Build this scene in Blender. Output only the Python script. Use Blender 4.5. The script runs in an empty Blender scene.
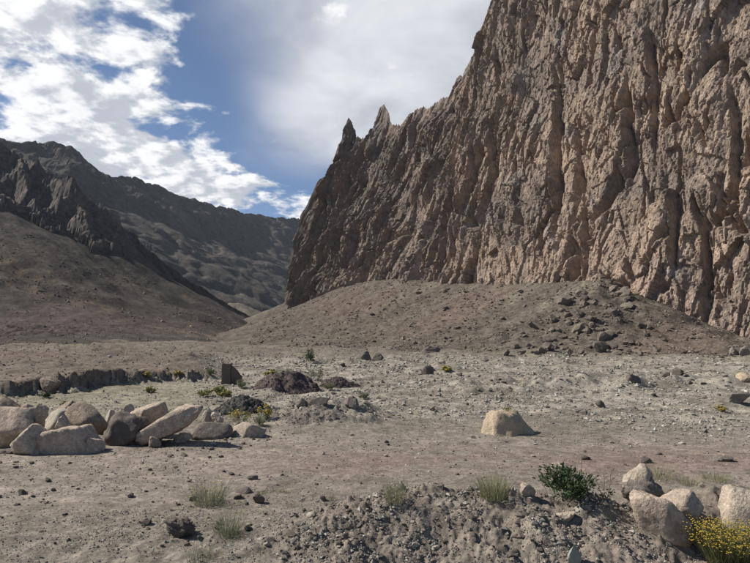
import bpy, bmesh, math, random
import numpy as np
from mathutils import Vector, Matrix, Euler

R = math.radians
random.seed(7)
rng = np.random.default_rng(11)
SC = bpy.context.scene
COL = SC.collection

# ------------------------------------------------------------------ camera
CAM_H = 4.0
FPX = 588.0                      # focal length in photograph pixels (750 wide)
PITCH = math.atan(53.5 / FPX)    # horizon sits at row 335
cam = bpy.data.cameras.new('camera')
cam.sensor_width = 36.0
cam.lens = FPX / 750.0 * 36.0
cam.clip_start = 0.1
cam.clip_end = 20000.0
camo = bpy.data.objects.new('camera', cam)
camo.location = (0, 0, CAM_H)
camo.rotation_euler = (R(90) + PITCH, 0, 0)
COL.objects.link(camo)
SC.camera = camo

# ------------------------------------------------------------------ light
SUN_AZ = R(-76)      # left of the viewing direction (+Y)
SUN_EL = R(41)
SUN = np.array([math.sin(SUN_AZ) * math.cos(SUN_EL), math.cos(SUN_AZ) * math.cos(SUN_EL), math.sin(SUN_EL)])
sl = bpy.data.lights.new('sun', 'SUN')
sl.energy = 5.0
sl.angle = R(0.5)
sl.color = (1.0, 0.945, 0.86)
so = bpy.data.objects.new('sun', sl)
so.rotation_euler = Vector(SUN).to_track_quat('Z', 'Y').to_euler()
so.location = (-60, 20, 80)
COL.objects.link(so)
SC.view_settings.view_transform = 'Standard'
SC.view_settings.look = 'None'
SC.view_settings.exposure = 0.36
SC.view_settings.gamma = 1.0
SC.view_settings.use_curve_mapping = False


class NT:
    """small helper to write node trees"""
    def __init__(self, tree):
        self.t = tree
        tree.nodes.clear()

    def n(self, typ, **kw):
        nd = self.t.nodes.new(typ)
        for k, v in kw.items():
            setattr(nd, k, v)
        return nd

    def put(self, sock, v):
        if isinstance(v, bpy.types.NodeSocket):
            self.t.links.new(v, sock)
        else:
            sock.default_value = v

    def math(self, op, a, b=0.0, c=None, clamp=False):
        nd = self.n('ShaderNodeMath', operation=op)
        nd.use_clamp = clamp
        self.put(nd.inputs[0], a)
        self.put(nd.inputs[1], b)
        if c is not None:
            self.put(nd.inputs[2], c)
        return nd.outputs[0]

    def vec(self, op, a, b=(0, 0, 0)):
        nd = self.n('ShaderNodeVectorMath', operation=op)
        self.put(nd.inputs[0], a)
        if op == 'SCALE':
            self.put(nd.inputs[3], b)
        else:
            self.put(nd.inputs[1], b)
        return nd.outputs[0]

    def noise(self, vec, scale, detail=4.0, rough=0.5, dist=0.0):
        nd = self.n('ShaderNodeTexNoise')
        self.put(nd.inputs['Vector'], vec)
        nd.inputs['Scale'].default_value = scale
        nd.inputs['Detail'].default_value = detail
        nd.inputs['Roughness'].default_value = rough
        nd.inputs['Distortion'].default_value = dist
        return nd.outputs[0]

    def smooth(self, v, lo, hi, a=0.0, b=1.0):
        nd = self.n('ShaderNodeMapRange', interpolation_type='SMOOTHSTEP')
        self.put(nd.inputs[0], v)
        for i, k in enumerate((lo, hi, a, b)):
            self.put(nd.inputs[i + 1], k)
        return nd.outputs[0]

    def mix(self, f, a, b, blend='MIX'):
        nd = self.n('ShaderNodeMix', data_type='RGBA', blend_type=blend)
        self.put(nd.inputs[0], f)
        self.put(nd.inputs[6], a)
        self.put(nd.inputs[7], b)
        return nd.outputs[2]


def build_world():
    w = bpy.data.worlds.new('World')
    SC.world = w
    w.use_nodes = True
    N = NT(w.node_tree)
    STR = 0.08
    sky = N.n('ShaderNodeTexSky', sky_type='NISHITA')
    sky.sun_disc = False
    sky.sun_elevation = SUN_EL
    sky.sun_rotation = SUN_AZ
    sky.altitude = 3800
    sky.air_density = 1.0
    sky.dust_density = 1.2
    sky.ozone_density = 2.0
    tc = N.n('ShaderNodeTexCoord')
    d = tc.outputs['Generated']
    sep = N.n('ShaderNodeSeparateXYZ')
    N.put(sep.inputs[0], d)
    x, y, z = sep.outputs
    az = N.math('ARCTAN2', x, y)                    # radians, left negative
    el = N.math('ARCSINE', z)
    zz = N.math('ADD', N.math('MAXIMUM', z, 0.0), 0.22)
    px = N.math('DIVIDE', x, zz)
    py = N.math('DIVIDE', y, zz)
    cmb = N.n('ShaderNodeCombineXYZ')
    N.put(cmb.inputs[0], px)
    N.put(cmb.inputs[1], py)
    P = cmb.outputs[0]

    def blob(a0, e0, wa, we, rot=0.0):
        da = N.math('SUBTRACT', az, R(a0))
        de = N.math('SUBTRACT', el, R(e0))
        if rot:
            c, s = math.cos(R(rot)), math.sin(R(rot))
            da, de = (N.math('ADD', N.math('MULTIPLY', da, c), N.math('MULTIPLY', de, s)),
                      N.math('SUBTRACT', N.math('MULTIPLY', de, c), N.math('MULTIPLY', da, s)))
        q = N.math('ADD', N.math('POWER', N.math('ABSOLUTE', N.math('DIVIDE', da, R(wa))), 2.0),
                   N.math('POWER', N.math('ABSOLUTE', N.math('DIVIDE', de, R(we))), 2.0))
        return N.math('EXPONENT', N.math('MULTIPLY', q, -1.0))

    # broken white cumulus: fractal field, and the same field a little toward the sun for its shading
    off = N.vec('ADD', P, (SUN[0] * 0.05, SUN[1] * 0.05 - 0.03, 0.0))

    def cumulus(v):
        a = N.noise(v, 5.6, 9.0, 0.57, 0.15)
        b = N.noise(v, 1.5, 2.0, 0.5)
        return N.math('ADD', N.math('MULTIPLY', a, 0.75), N.math('MULTIPLY', b, 0.25))
    c0 = cumulus(P)
    c1 = cumulus(off)
    # where the broken deck is thick and where it opens
    left = blob(-31, 26, 17, 15)
    low = blob(-13, 13.0, 9, 3.2, -8)
    gap = blob(-11.5, 23, 6.5, 13, 20)
    bias = N.math('ADD', N.math('MULTIPLY', left, 0.20), N.math('MULTIPLY', low, 0.20))
    bias = N.math('ADD', bias, N.math('MULTIPLY', blob(-27, 15, 11, 6), 0.13))
    bias = N.math('SUBTRACT', bias, N.math('MULTIPLY', gap, 0.085))
    dens = N.math('ADD', c0, bias)
    a_c = N.smooth(dens, 0.595, 0.69)
    lit = N.math('SUBTRACT', c0, c1)
    shade = N.smooth(lit, -0.07, 0.10)
    core = N.smooth(dens, 0.64, 0.90)
    bright = N.math('MULTIPLY', N.math('ADD', 0.58, N.math('MULTIPLY', shade, 0.50)),
                    N.math('SUBTRACT', 1.08, N.math('MULTIPLY', core, 0.24)))
    ccol = N.mix(N.smooth(bright, 0.55, 1.0), (0.44 / STR, 0.47 / STR, 0.53 / STR, 1), (0.86 / STR, 0.86 / STR, 0.87 / STR, 1))
    # soft grey sheet
    g0 = N.noise(P, 1.1, 5.0, 0.5, 0.3)
    g1 = N.noise(P, 2.6, 7.0, 0.55, 0.3)
    sheet = N.math('ADD', blob(6, 36, 26, 16), N.math('MULTIPLY', blob(3, 22, 14, 7, 12), 0.75))
    gd = N.math('ADD', N.math('MULTIPLY', N.math('SUBTRACT', g0, 0.5), 0.9), sheet)
    a_g = N.smooth(gd, 0.25, 0.95, 0.0, 0.93)
    gb = N.smooth(N.math('ADD', N.math('MULTIPLY', g1, 0.6), N.math('MULTIPLY', g0, 0.4)), 0.36, 0.64)
    gcol = N.mix(gb, (0.42 / STR, 0.44 / STR, 0.49 / STR, 1), (0.76 / STR, 0.77 / STR, 0.80 / STR, 1))
    skyc = N.mix(1.0, sky.outputs[0], (1.12, 1.14, 1.14, 1), 'MULTIPLY')
    c = N.mix(a_g, skyc, gcol)
    c = N.mix(a_c, c, ccol)
    bg = N.n('ShaderNodeBackground')
    N.put(bg.inputs[0], c)
    bg.inputs[1].default_value = STR * 0.92
    out = N.n('ShaderNodeOutputWorld')
    N.t.links.new(bg.outputs[0], out.inputs[0])


build_world()


# ------------------------------------------------------------------ pixel helpers (a pixel is only a direction)
CP, SP = math.cos(PITCH), math.sin(PITCH)


def ray(px, py):
    c = (np.asarray(px, float) - 375.0) / FPX
    v = (281.5 - np.asarray(py, float)) / FPX
    return c, CP - v * SP, SP + v * CP          # x, y, z components


def at(px, py, Y):
    """point in the given direction at distance Y along the ground axis"""
    x, y, z = ray(px, py)
    k = Y / y
    return np.stack([x * k, y * k, z * k + CAM_H], -1)


# ------------------------------------------------------------------ noise
def h2(ix, iy, seed):
    with np.errstate(over='ignore'):
        h = (ix.astype(np.int64) * 374761393 + iy.astype(np.int64) * 668265263 + np.int64(seed) * 974634533) & 0xFFFFFFFF
        h = ((h ^ (h >> 13)) * 1274126177) & 0xFFFFFFFF
        h = ((h ^ (h >> 16)) * 2246822519) & 0xFFFFFFFF
        h = h ^ (h >> 15)
    return h


def r2(ix, iy, seed):
    return (h2(ix, iy, seed) & 0xFFFFFF).astype(np.float32) / 16777216.0


def perlin(x, y, seed=0):
    x = np.asarray(x, np.float64)
    y = np.asarray(y, np.float64)
    ix = np.floor(x)
    iy = np.floor(y)
    fx = (x - ix).astype(np.float32)
    fy = (y - iy).astype(np.float32)
    ix = ix.astype(np.int64)
    iy = iy.astype(np.int64)
    u = fx * fx * fx * (fx * (fx * 6 - 15) + 10)
    v = fy * fy * fy * (fy * (fy * 6 - 15) + 10)

    def g(i, j):
        a = r2(ix + i, iy + j, seed) * np.float32(2 * math.pi)
        return np.cos(a) * (fx - i) + np.sin(a) * (fy - j)
    a = g(0, 0)
    b = g(1, 0)
    c = g(0, 1)
    d = g(1, 1)
    a += (b - a) * u
    c += (d - c) * u
    return (a + (c - a) * v) * 1.45


def fbm(x, y, octv=4, seed=0, gain=0.5, lac=2.03):
    t = 0
    a = 1.0
    for k in range(octv):
        t = t + a * perlin(x, y, seed + 17 * k)
        x = x * lac
        y = y * lac
        a *= gain
    return t


def ridged(x, y, octv=4, seed=0, gain=0.5):
    t = 0
    a = 1.0
    w = 1.0
    for k in range(octv):
        n = 1 - np.abs(perlin(x, y, seed + 31 * k))
        n = n * n * w
        w = np.clip(n * 1.6, 0, 1)
        t = t + a * n
        x = x * 2.1
        y = y * 2.1
        a *= gain
    return t


def worley(x, y, seed=0):
    ix = np.floor(x).astype(np.int64)
    iy = np.floor(y).astype(np.int64)
    F1 = np.full(x.shape, 9.0, np.float32)
    F2 = np.full(x.shape, 9.0, np.float32)
    DX = np.zeros(x.shape, np.float32)
    DY = np.zeros(x.shape, np.float32)
    CX = ix.copy()
    CY = iy.copy()
    for i in (-1, 0, 1):
        for j in (-1, 0, 1):
            cx = ix + i
            cy = iy + j
            dx = (x - cx - 0.08 - 0.84 * r2(cx, cy, seed)).astype(np.float32)
            dy = (y - cy - 0.08 - 0.84 * r2(cx, cy, seed + 1)).astype(np.float32)
            dd = np.sqrt(dx * dx + dy * dy)
            near = dd < F1
            F2 = np.where(near, F1, np.minimum(F2, dd))
            F1 = np.where(near, dd, F1)
            DX = np.where(near, dx, DX)
            DY = np.where(near, dy, DY)
            CX = np.where(near, cx, CX)
            CY = np.where(near, cy, CY)
    return F1, F2, DX, DY, CX, CY


def sstep(x, a, b):
    t = np.clip((x - a) / (b - a), 0, 1)
    return t * t * (3 - 2 * t)


def facets(x, y, seed, tilt=0.9, crease=0.25):
    """jointed rock: every cell a tilted plane at its own depth, crease between cells"""
    F1, F2, dx, dy, cx, cy = worley(x, y, seed)
    v = (r2(cx, cy, seed + 5) - 0.5) + (r2(cx, cy, seed + 6) - 0.5) * tilt * dx + (r2(cx, cy, seed + 7) - 0.5) * tilt * dy
    return v - crease * (1 - sstep(F2 - F1, 0.0, 0.14))


def flames(x, y, seed, k=1.6, m=0.55, mtop=2.2):
    """leaning rock pillars: pointed at the top, standing further out lower down"""
    ix = np.floor(x).astype(np.int64)
    iy = np.floor(y).astype(np.int64)
    best = np.full(x.shape, -5.0, np.float32)
    for i in (-1, 0, 1):
        for j in (-1, 0, 1, 2):
            cx = ix + i
            cy = iy + j
            dx = (x - cx - r2(cx, cy, seed)).astype(np.float32)
            dy = (y - cy - r2(cx, cy, seed + 1)).astype(np.float32)
            a = r2(cx, cy, seed + 2) * 0.7
            kk = k * (0.6 + 0.9 * r2(cx, cy, seed + 3))
            sk = (r2(cx, cy, seed + 4) - 0.5) * 0.5
            adx = dx + sk * dy
            # steeper on one flank than on the other
            fl = np.where(adx > 0, adx * 3.0, -adx * 0.6) * kk
            v = a - fl - np.where(dy > 0, mtop * dy, m * dy * (1 + np.clip(-dy - 1.0, 0, 3) * -1.2))
            best = np.maximum(best, v)
    return best


# ------------------------------------------------------------------ object helpers
def tag(o, label=None, cat=None, group=None, kind=None):
    if label:
        o['label'] = label
    if cat:
        o['category'] = cat
    if group:
        o['group'] = group
    if kind:
        o['kind'] = kind
    return o


def mesh_np(name, V, F, mats, col=None, smooth=True):
    """V (n,3); F (m,3|4) ints -> mesh, fast"""
    me = bpy.data.meshes.new(name)
    V = np.asarray(V, np.float32)
    F = np.asarray(F, np.int32)
    n, k = F.shape
    me.vertices.add(len(V))
    me.vertices.foreach_set('co', V.ravel())
    me.loops.add(n * k)
    me.loops.foreach_set('vertex_index', F.ravel())
    me.polygons.add(n)
    me.polygons.foreach_set('loop_start', np.arange(0, n * k, k, dtype=np.int32))
    me.polygons.foreach_set('use_smooth', np.full(n, smooth, bool))
    me.update(calc_edges=True)
    if col is not None:
        ca = me.color_attributes.new('tint', 'FLOAT_COLOR', 'POINT')
        c4 = np.ones((len(V), 4), np.float32)
        c4[:, :3] = col
        ca.data.foreach_set('color', c4.ravel())
    for m in (mats if isinstance(mats, (list, tuple)) else [mats]):
        me.materials.append(m)
    return me


def link(name, me, parent=None, loc=None, rot=None):
    o = bpy.data.objects.new(name, me)
    COL.objects.link(o)
    if parent is not None:
        o.parent = parent
    if loc is not None:
        o.location = [float(a) for a in loc]
    if rot is not None:
        o.rotation_euler = rot
    return o


def grid_faces(nr, nc, flip=False):
    i = np.arange(nr * nc).reshape(nr, nc)
    a, b, c, d = i[:-1, :-1].ravel(), i[:-1, 1:].ravel(), i[1:, 1:].ravel(), i[1:, :-1].ravel()
    return np.stack([a, d, c, b] if flip else [a, b, c, d], -1)


def mixc(a, b, t):
    return a + (np.asarray(b, np.float32) - a) * np.asarray(t)[..., None]


# ------------------------------------------------------------------ materials
def rock_mat(name, color=None, scale=1.0, bump=0.4, bdist=0.05, var=0.35, rough=0.95, stretch=None, tint2=None, spec=0.15, speck=None, samt=0.5):
    m = bpy.data.materials.new(name)
    m.use_nodes = True
    N = NT(m.node_tree)
    tc = N.n('ShaderNodeTexCoord')
    p = tc.outputs['Object']
    if stretch:
        p = N.vec('MULTIPLY', p, stretch)
    if color is None:
        at_ = N.n('ShaderNodeAttribute', attribute_name='tint')
        base = at_.outputs['Color']
    else:
        rgb = N.n('ShaderNodeRGB')
        rgb.outputs[0].default_value = (*color, 1)
        base = rgb.outputs[0]
    n1 = N.noise(p, 1.3 * scale, 5.0, 0.62)
    n2 = N.noise(p, 9.0 * scale, 4.0, 0.6)
    n3 = N.noise(p, 45.0 * scale, 3.0, 0.6)
    f = N.math('ADD', N.math('MULTIPLY', N.math('SUBTRACT', n1, 0.5), 1.6 * var),
               N.math('ADD', N.math('MULTIPLY', N.math('SUBTRACT', n2, 0.5), 1.3 * var),
                      N.math('MULTIPLY', N.math('SUBTRACT', n3, 0.5), 1.1 * var)))
    f = N.math('ADD', f, 1.0)
    cc = N.n('ShaderNodeCombineColor')
    for i in range(3):
        N.put(cc.inputs[i], f)
    c = N.mix(1.0, base, cc.outputs[0], 'MULTIPLY')
    if speck:
        for q in speck:
            vo = N.n('ShaderNodeTexVoronoi', feature='F1')
            N.put(vo.inputs['Vector'], p)
            vo.inputs['Scale'].default_value = q
            sx = N.n('ShaderNodeSeparateColor')
            N.put(sx.inputs[0], vo.outputs['Color'])
            g = N.math('ADD', 1.0 - samt * 0.5, N.math('MULTIPLY', sx.outputs[0], samt))
            gc = N.n('ShaderNodeCombineColor')
            for i in range(3):
                N.put(gc.inputs[i], g)
            c = N.mix(1.0, c, gc.outputs[0], 'MULTIPLY')
    if tint2:
        c = N.mix(N.smooth(N.noise(p, 2.1 * scale, 5.0, 0.65), 0.50, 0.68, 0.0, 0.7), c, (*tint2, 1))
    bs = N.n('ShaderNodeBsdfPrincipled')
    N.put(bs.inputs['Base Color'], c)
    bs.inputs['Roughness'].default_value = rough
    bs.inputs['Specular IOR Level'].default_value = spec
    bp = N.n('ShaderNodeBump')
    bp.inputs['Strength'].default_value = bump
    bp.inputs['Distance'].default_value = bdist
    hgt = N.math('ADD', N.math('MULTIPLY', n2, 1.0), N.math('MULTIPLY', n3, 0.35))
    hgt = N.math('ADD', hgt, N.math('MULTIPLY', n1, 1.4))
    N.put(bp.inputs['Height'], hgt)
    N.put(bs.inputs['Normal'], bp.outputs[0])
    out = N.n('ShaderNodeOutputMaterial')
    N.t.links.new(bs.outputs[0], out.inputs[0])
    return m


def leaf_mat(name, color, color2, rough=0.7, trans=0.25):
    m = bpy.data.materials.new(name)
    m.use_nodes = True
    N = NT(m.node_tree)
    tc = N.n('ShaderNodeTexCoord')
    n1 = N.noise(tc.outputs['Object'], 14.0, 3.0, 0.6)
    c = N.mix(N.smooth(n1, 0.35, 0.65), (*color, 1), (*color2, 1))
    bs = N.n('ShaderNodeBsdfPrincipled')
    N.put(bs.inputs['Base Color'], c)
    bs.inputs['Roughness'].default_value = rough
    bs.inputs['Specular IOR Level'].default_value = 0.2
    tr = N.n('ShaderNodeBsdfTranslucent')
    N.put(tr.inputs[0], c)
    mx = N.n('ShaderNodeMixShader')
    mx.inputs[0].default_value = trans
    N.t.links.new(bs.outputs[0], mx.inputs[1])
    N.t.links.new(tr.outputs[0], mx.inputs[2])
    out = N.n('ShaderNodeOutputMaterial')
    N.t.links.new(mx.outputs[0], out.inputs[0])
    return m


M = {}
M['ground'] = rock_mat('ground_soil', None, 0.9, 0.7, 0.04, 0.5, speck=(4.0, 13.0), samt=0.42)
M['scree'] = rock_mat('scree_debris', None, 0.35, 0.9, 0.2, 0.5, speck=(0.8, 2.2), samt=0.5)
M['cliff'] = rock_mat('cliff_rock', None, 0.22, 1.0, 0.6, 0.5, stretch=(1, 1, 0.5), speck=(1.1, 3.0), samt=0.34)
M['hill'] = rock_mat('hill_debris', None, 0.22, 0.7, 0.3, 0.45, speck=(0.35, 0.9), samt=0.5)
M['mount'] = rock_mat('mountain_rock', None, 0.05, 0.9, 2.0, 0.42, speck=(0.10, 0.3), samt=0.4)
M['stones'] = rock_mat('gravel_stone', None, 3.0, 0.4, 0.01, 0.3)
M['tan'] = rock_mat('tan_granite', (0.46, 0.37, 0.29), 1.6, 1.0, 0.06, 0.5, tint2=(0.34, 0.26, 0.20), speck=(9.0, 28.0), samt=0.3)
M['pale'] = rock_mat('pale_granite', (0.48, 0.40, 0.315), 1.8, 1.0, 0.06, 0.5, tint2=(0.33, 0.26, 0.195), speck=(9.0, 28.0), samt=0.3)
M['grey'] = rock_mat('grey_rock', (0.22, 0.19, 0.16), 1.8, 1.0, 0.06, 0.5, tint2=(0.15, 0.125, 0.105), speck=(9.0, 28.0), samt=0.3)
M['brown'] = rock_mat('brown_rock', (0.32, 0.25, 0.19), 1.8, 1.0, 0.06, 0.5, tint2=(0.17, 0.125, 0.10), speck=(9.0, 28.0), samt=0.3)
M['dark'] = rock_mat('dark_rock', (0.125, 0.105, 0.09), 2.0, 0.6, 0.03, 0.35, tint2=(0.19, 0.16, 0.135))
M['green'] = rock_mat('greenish_slate', (0.25, 0.26, 0.22), 3.0, 0.4, 0.01, 0.25)
M['speckle'] = rock_mat('speckled_granite', (0.40, 0.35, 0.285), 5.0, 0.6, 0.02, 0.55, tint2=(0.24, 0.20, 0.165))
M['sand'] = rock_mat('sandy_block', (0.45, 0.36, 0.255), 1.6, 0.9, 0.07, 0.4, tint2=(0.33, 0.25, 0.18))
M['screerock'] = rock_mat('scree_rock', (0.165, 0.138, 0.11), 0.8, 0.8, 0.1, 0.45, tint2=(0.23, 0.19, 0.15))
M['purple'] = rock_mat('purple_soil', (0.105, 0.080, 0.074), 1.2, 1.0, 0.08, 0.6, speck=(5.0, 14.0), samt=0.6)
M['blackgravel'] = rock_mat('dark_gravel', (0.078, 0.074, 0.066), 2.4, 1.0, 0.06, 0.5, speck=(7.0, 16.0), samt=0.8)
M['concrete'] = rock_mat('old_concrete', (0.135, 0.108, 0.09), 1.6, 0.4, 0.02, 0.3, tint2=(0.10, 0.08, 0.068))
M['grass'] = leaf_mat('pale_grass', (0.23, 0.25, 0.13), (0.31, 0.29, 0.17))
M['sage'] = leaf_mat('sage_stem', (0.17, 0.19, 0.115), (0.26, 0.255, 0.16))
M['olive'] = leaf_mat('olive_stem', (0.10, 0.11, 0.05), (0.19, 0.18, 0.085))
M['darkleaf'] = leaf_mat('dark_leaf', (0.035, 0.06, 0.028), (0.065, 0.09, 0.04), 0.5, 0.12)
M['greenleaf'] = leaf_mat('green_leaf', (0.12, 0.14, 0.06), (0.20, 0.20, 0.09))
M['yellow'] = leaf_mat('yellow_flower', (0.50, 0.37, 0.06), (0.58, 0.42, 0.08), 0.8, 0.25)
M['yellowgreen'] = leaf_mat('yellow_green_flower', (0.33, 0.31, 0.08), (0.25, 0.26, 0.08), 0.8, 0.25)
M['drystem'] = leaf_mat('dry_stem', (0.12, 0.09, 0.06), (0.18, 0.14, 0.09), 0.9, 0.0)

# ------------------------------------------------------------------ the cliff line
BASE = [(330, 300, 500), (296, 301, 468), (283, 303, 446), (286, 305, 440), (292, 307, 432), (300, 309, 424), (310, 304, 412),
        (320, 297, 400), (330, 292, 388), (345, 286, 370), (360, 283, 352), (380, 280, 330), (400, 279, 310), (430, 281, 280),
        (460, 284, 258), (500, 285, 232), (550, 283, 205), (600, 281, 183), (640, 300, 170), (680, 318, 160), (720, 335, 150),
        (750, 346, 143), (800, 352, 134), (880, 355, 120), (1000, 356, 104), (1150, 356, 92)]
TOPX = [(345, 520), (318, 480), (290, 449), (302, 446), (330, 440), (352, 432), (362, 425),
        (372, 415), (384, 405), (400, 385), (425, 368), (452, 345), (470, 325), (490, 300),
        (508, 280), (545, 256), (592, 231), (640, 210), (690, 196), (740, 185), (790, 177),
        (830, 170), (890, 162), (985, 148), (1120, 130), (1290, 116)]
SKY = [(285, 296), (288, 270), (294, 240), (300, 216), (307, 205), (315, 191), (322, 178), (330, 171), (338, 152), (344, 136), (348, 124),
       (351, 118), (354, 124), (357, 136), (362, 138), (369, 138), (373, 137), (377, 117), (380, 107), (384, 104), (388, 110), (391, 123), (399, 126), (406, 118),
       (412, 111), (420, 107), (428, 108), (434, 106), (441, 99), (450, 96), (456, 90), (458, 78), (461, 74), (464, 78), (467, 66), (472, 56),
       (478, 42), (483, 26), (488, 10), (493, -4), (508, -40), (545, -85), (592, -110), (640, -135), (720, -165), (830, -195), (1000, -230), (1300, -270)]
SKX = np.array([a for a, b in SKY], float)
SKYY = np.array([b for a, b in SKY], float)
Bp = np.array([at(*b) for b in BASE])


def plan_curve():
    t = np.arange(len(BASE), dtype=float)
    d = np.linalg.norm(np.diff(Bp[:, :2], axis=0), axis=1)
    s = np.concatenate([[0], np.cumsum(d)])
    return t, s


T_, S_ = plan_curve()


def smooth1(a, k):
    if k < 1:
        return a
    w = np.hanning(2 * k + 3)[1:-1]
    w /= w.sum()
    return np.convolve(np.pad(a, k, mode='edge'), w, mode='valid')


# fine base polyline for distance queries
FS = np.linspace(0, S_[-1], 420)
FB = np.stack([smooth1(np.interp(FS, S_, Bp[:, i]), 8) for i in range(3)], -1)
tan_ = np.gradient(FB[:, :2], axis=0)
tan_ /= np.linalg.norm(tan_, axis=1)[:, None]
FN = np.stack([tan_[:, 1], -tan_[:, 0]], -1)      # toward the valley
if FN[200] @ np.array([-1.0, -0.5]) < 0:
    FN = -FN


def cliff_query(x, y):
    """signed distance into the valley from the cliff foot, foot height, arc length"""
    sh = x.shape
    X = x.ravel()
    Y = y.ravel()
    best = np.full(X.shape, 1e12)
    idx = np.zeros(X.shape, np.int32)
    for k in range(0, 420, 2):
        dd = (X - FB[k, 0]) ** 2 + (Y - FB[k, 1]) ** 2
        m = dd < best
        best = np.where(m, dd, best)
        idx = np.where(m, k, idx)
    vx = X - FB[idx, 0]
    vy = Y - FB[idx, 1]
    tx, ty = tan_[idx, 0], tan_[idx, 1]
    along = vx * tx + vy * ty
    s = np.clip(FS[idx] + along, 0, FS[-1])
    sd = vx * FN[idx, 0] + vy * FN[idx, 1]
    sd = np.where(sd > 0, np.sqrt(best), -np.sqrt(best))
    zf = np.interp(s, FS, FB[:, 2])
    return sd.reshape(sh), zf.reshape(sh), s.reshape(sh)


def scree_h(x, y):
    sd, zf, s = cliff_query(x, y)
    wob = 1 + 0.10 * perlin(s / 30, s * 0 + 3.3, 5)
    zf = zf + 1.0
    d = np.maximum(sd, 0)
    k = 0.47 * wob
    L = np.maximum(zf + 3, 2) / k * 1.25           # concave: steeper under the wall, flattening at the toe
    drop = np.where(d < L * 2, k * d * (1 - 0.20 * np.clip(d / L, 0, 2)), k * L * 2 * 0.6 + 0.2 * (d - 2 * L))
    gull = 0.9 * perlin(s / 8 + 0.02 * d, d / 60, 6) + 0.5 * perlin(s / 3.0, d / 25, 7)
    z = zf - drop + gull * np.clip(d / 12, 0, 1) + 0.55 * fbm(x / 5, y / 5, 5, 41, 0.55)
    # debris cone below the gully with the blocks
    c = at(602, 279, 180)
    dc = np.hypot(x - c[0], y - c[1])
    cone = c[2] + 1.0 - 0.47 * dc * (1 + 0.22 * perlin(np.arctan2(x - c[0], y - c[1]) * 2.2, dc / 40, 45)) + 1.1 * fbm(x / 8, y / 8, 5, 44, 0.55)
    z = np.where(sd > -6, np.maximum(z, cone), z)
    z = 3.0 * np.logaddexp(0, z / 3.0) - 0.75
    return np.where(sd < 0, z - 0.2 * (-sd), z)


# ------------------------------------------------------------------ ground surface
bank_px = [(-120, 402), (-40, 399), (0, 396), (25, 394), (60, 391), (95, 386), (130, 384), (165, 381), (200, 379), (222, 377), (245, 372), (270, 364)]
bank_xy = []
for a, b in bank_px:
    x_, y_, z_ = ray(a, b)
    k_ = -CAM_H / z_
    bank_xy.append((x_ * k_, y_ * k_))
bank_xy = np.array(bank_xy)


def terrace(x, y):
    az = x / np.maximum(y, 1.0)
    edge = np.interp(az, bank_xy[:, 0] / bank_xy[:, 1], bank_xy[:, 1])
    wig = 1.8 * fbm(x / 4.5, y / 10, 3, 61, 0.5) + 0.5 * np.abs(perlin(x / 2.4, y / 5, 66))
    d = (y - edge) + wig
    fade = 1 - sstep(az, -0.33, -0.22)
    hv = 1.0 * (1 + 0.4 * perlin(x / 6, y / 12, 63))
    sh = np.clip(0.45 + 0.6 * perlin(x / 4.5, y / 12, 69), 0.1, 0.8)
    h = hv * (sh * sstep(d, -0.15, 0.45) + (1 - sh) * sstep(d + 0.7 * fbm(x / 1.6, y / 2.5, 3, 64), -2.2, 1.6)) * fade
    return h + np.clip(d - 0.5, 0, 400) * 0.003 * fade, d, fade


def berm(x, y):
    cy = 12.7 + 0.35 * np.sin(x * 0.9 + 0.5) + 0.25 * perlin(x / 1.2, x * 0 + 8, 71)
    amp = 0.70 * sstep(x, -3.0, 0.6) * (1 + 0.25 * perlin(x / 1.1, x * 0 + 2, 72))
    d = y - cy
    prof = np.where(d > 0, np.exp(-(d / 0.9) ** 2), 1 - sstep(-d, 0.0, 2.6) * 1.25)
    return amp * prof, d, sstep(x, -2.8, -0.6)


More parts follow.
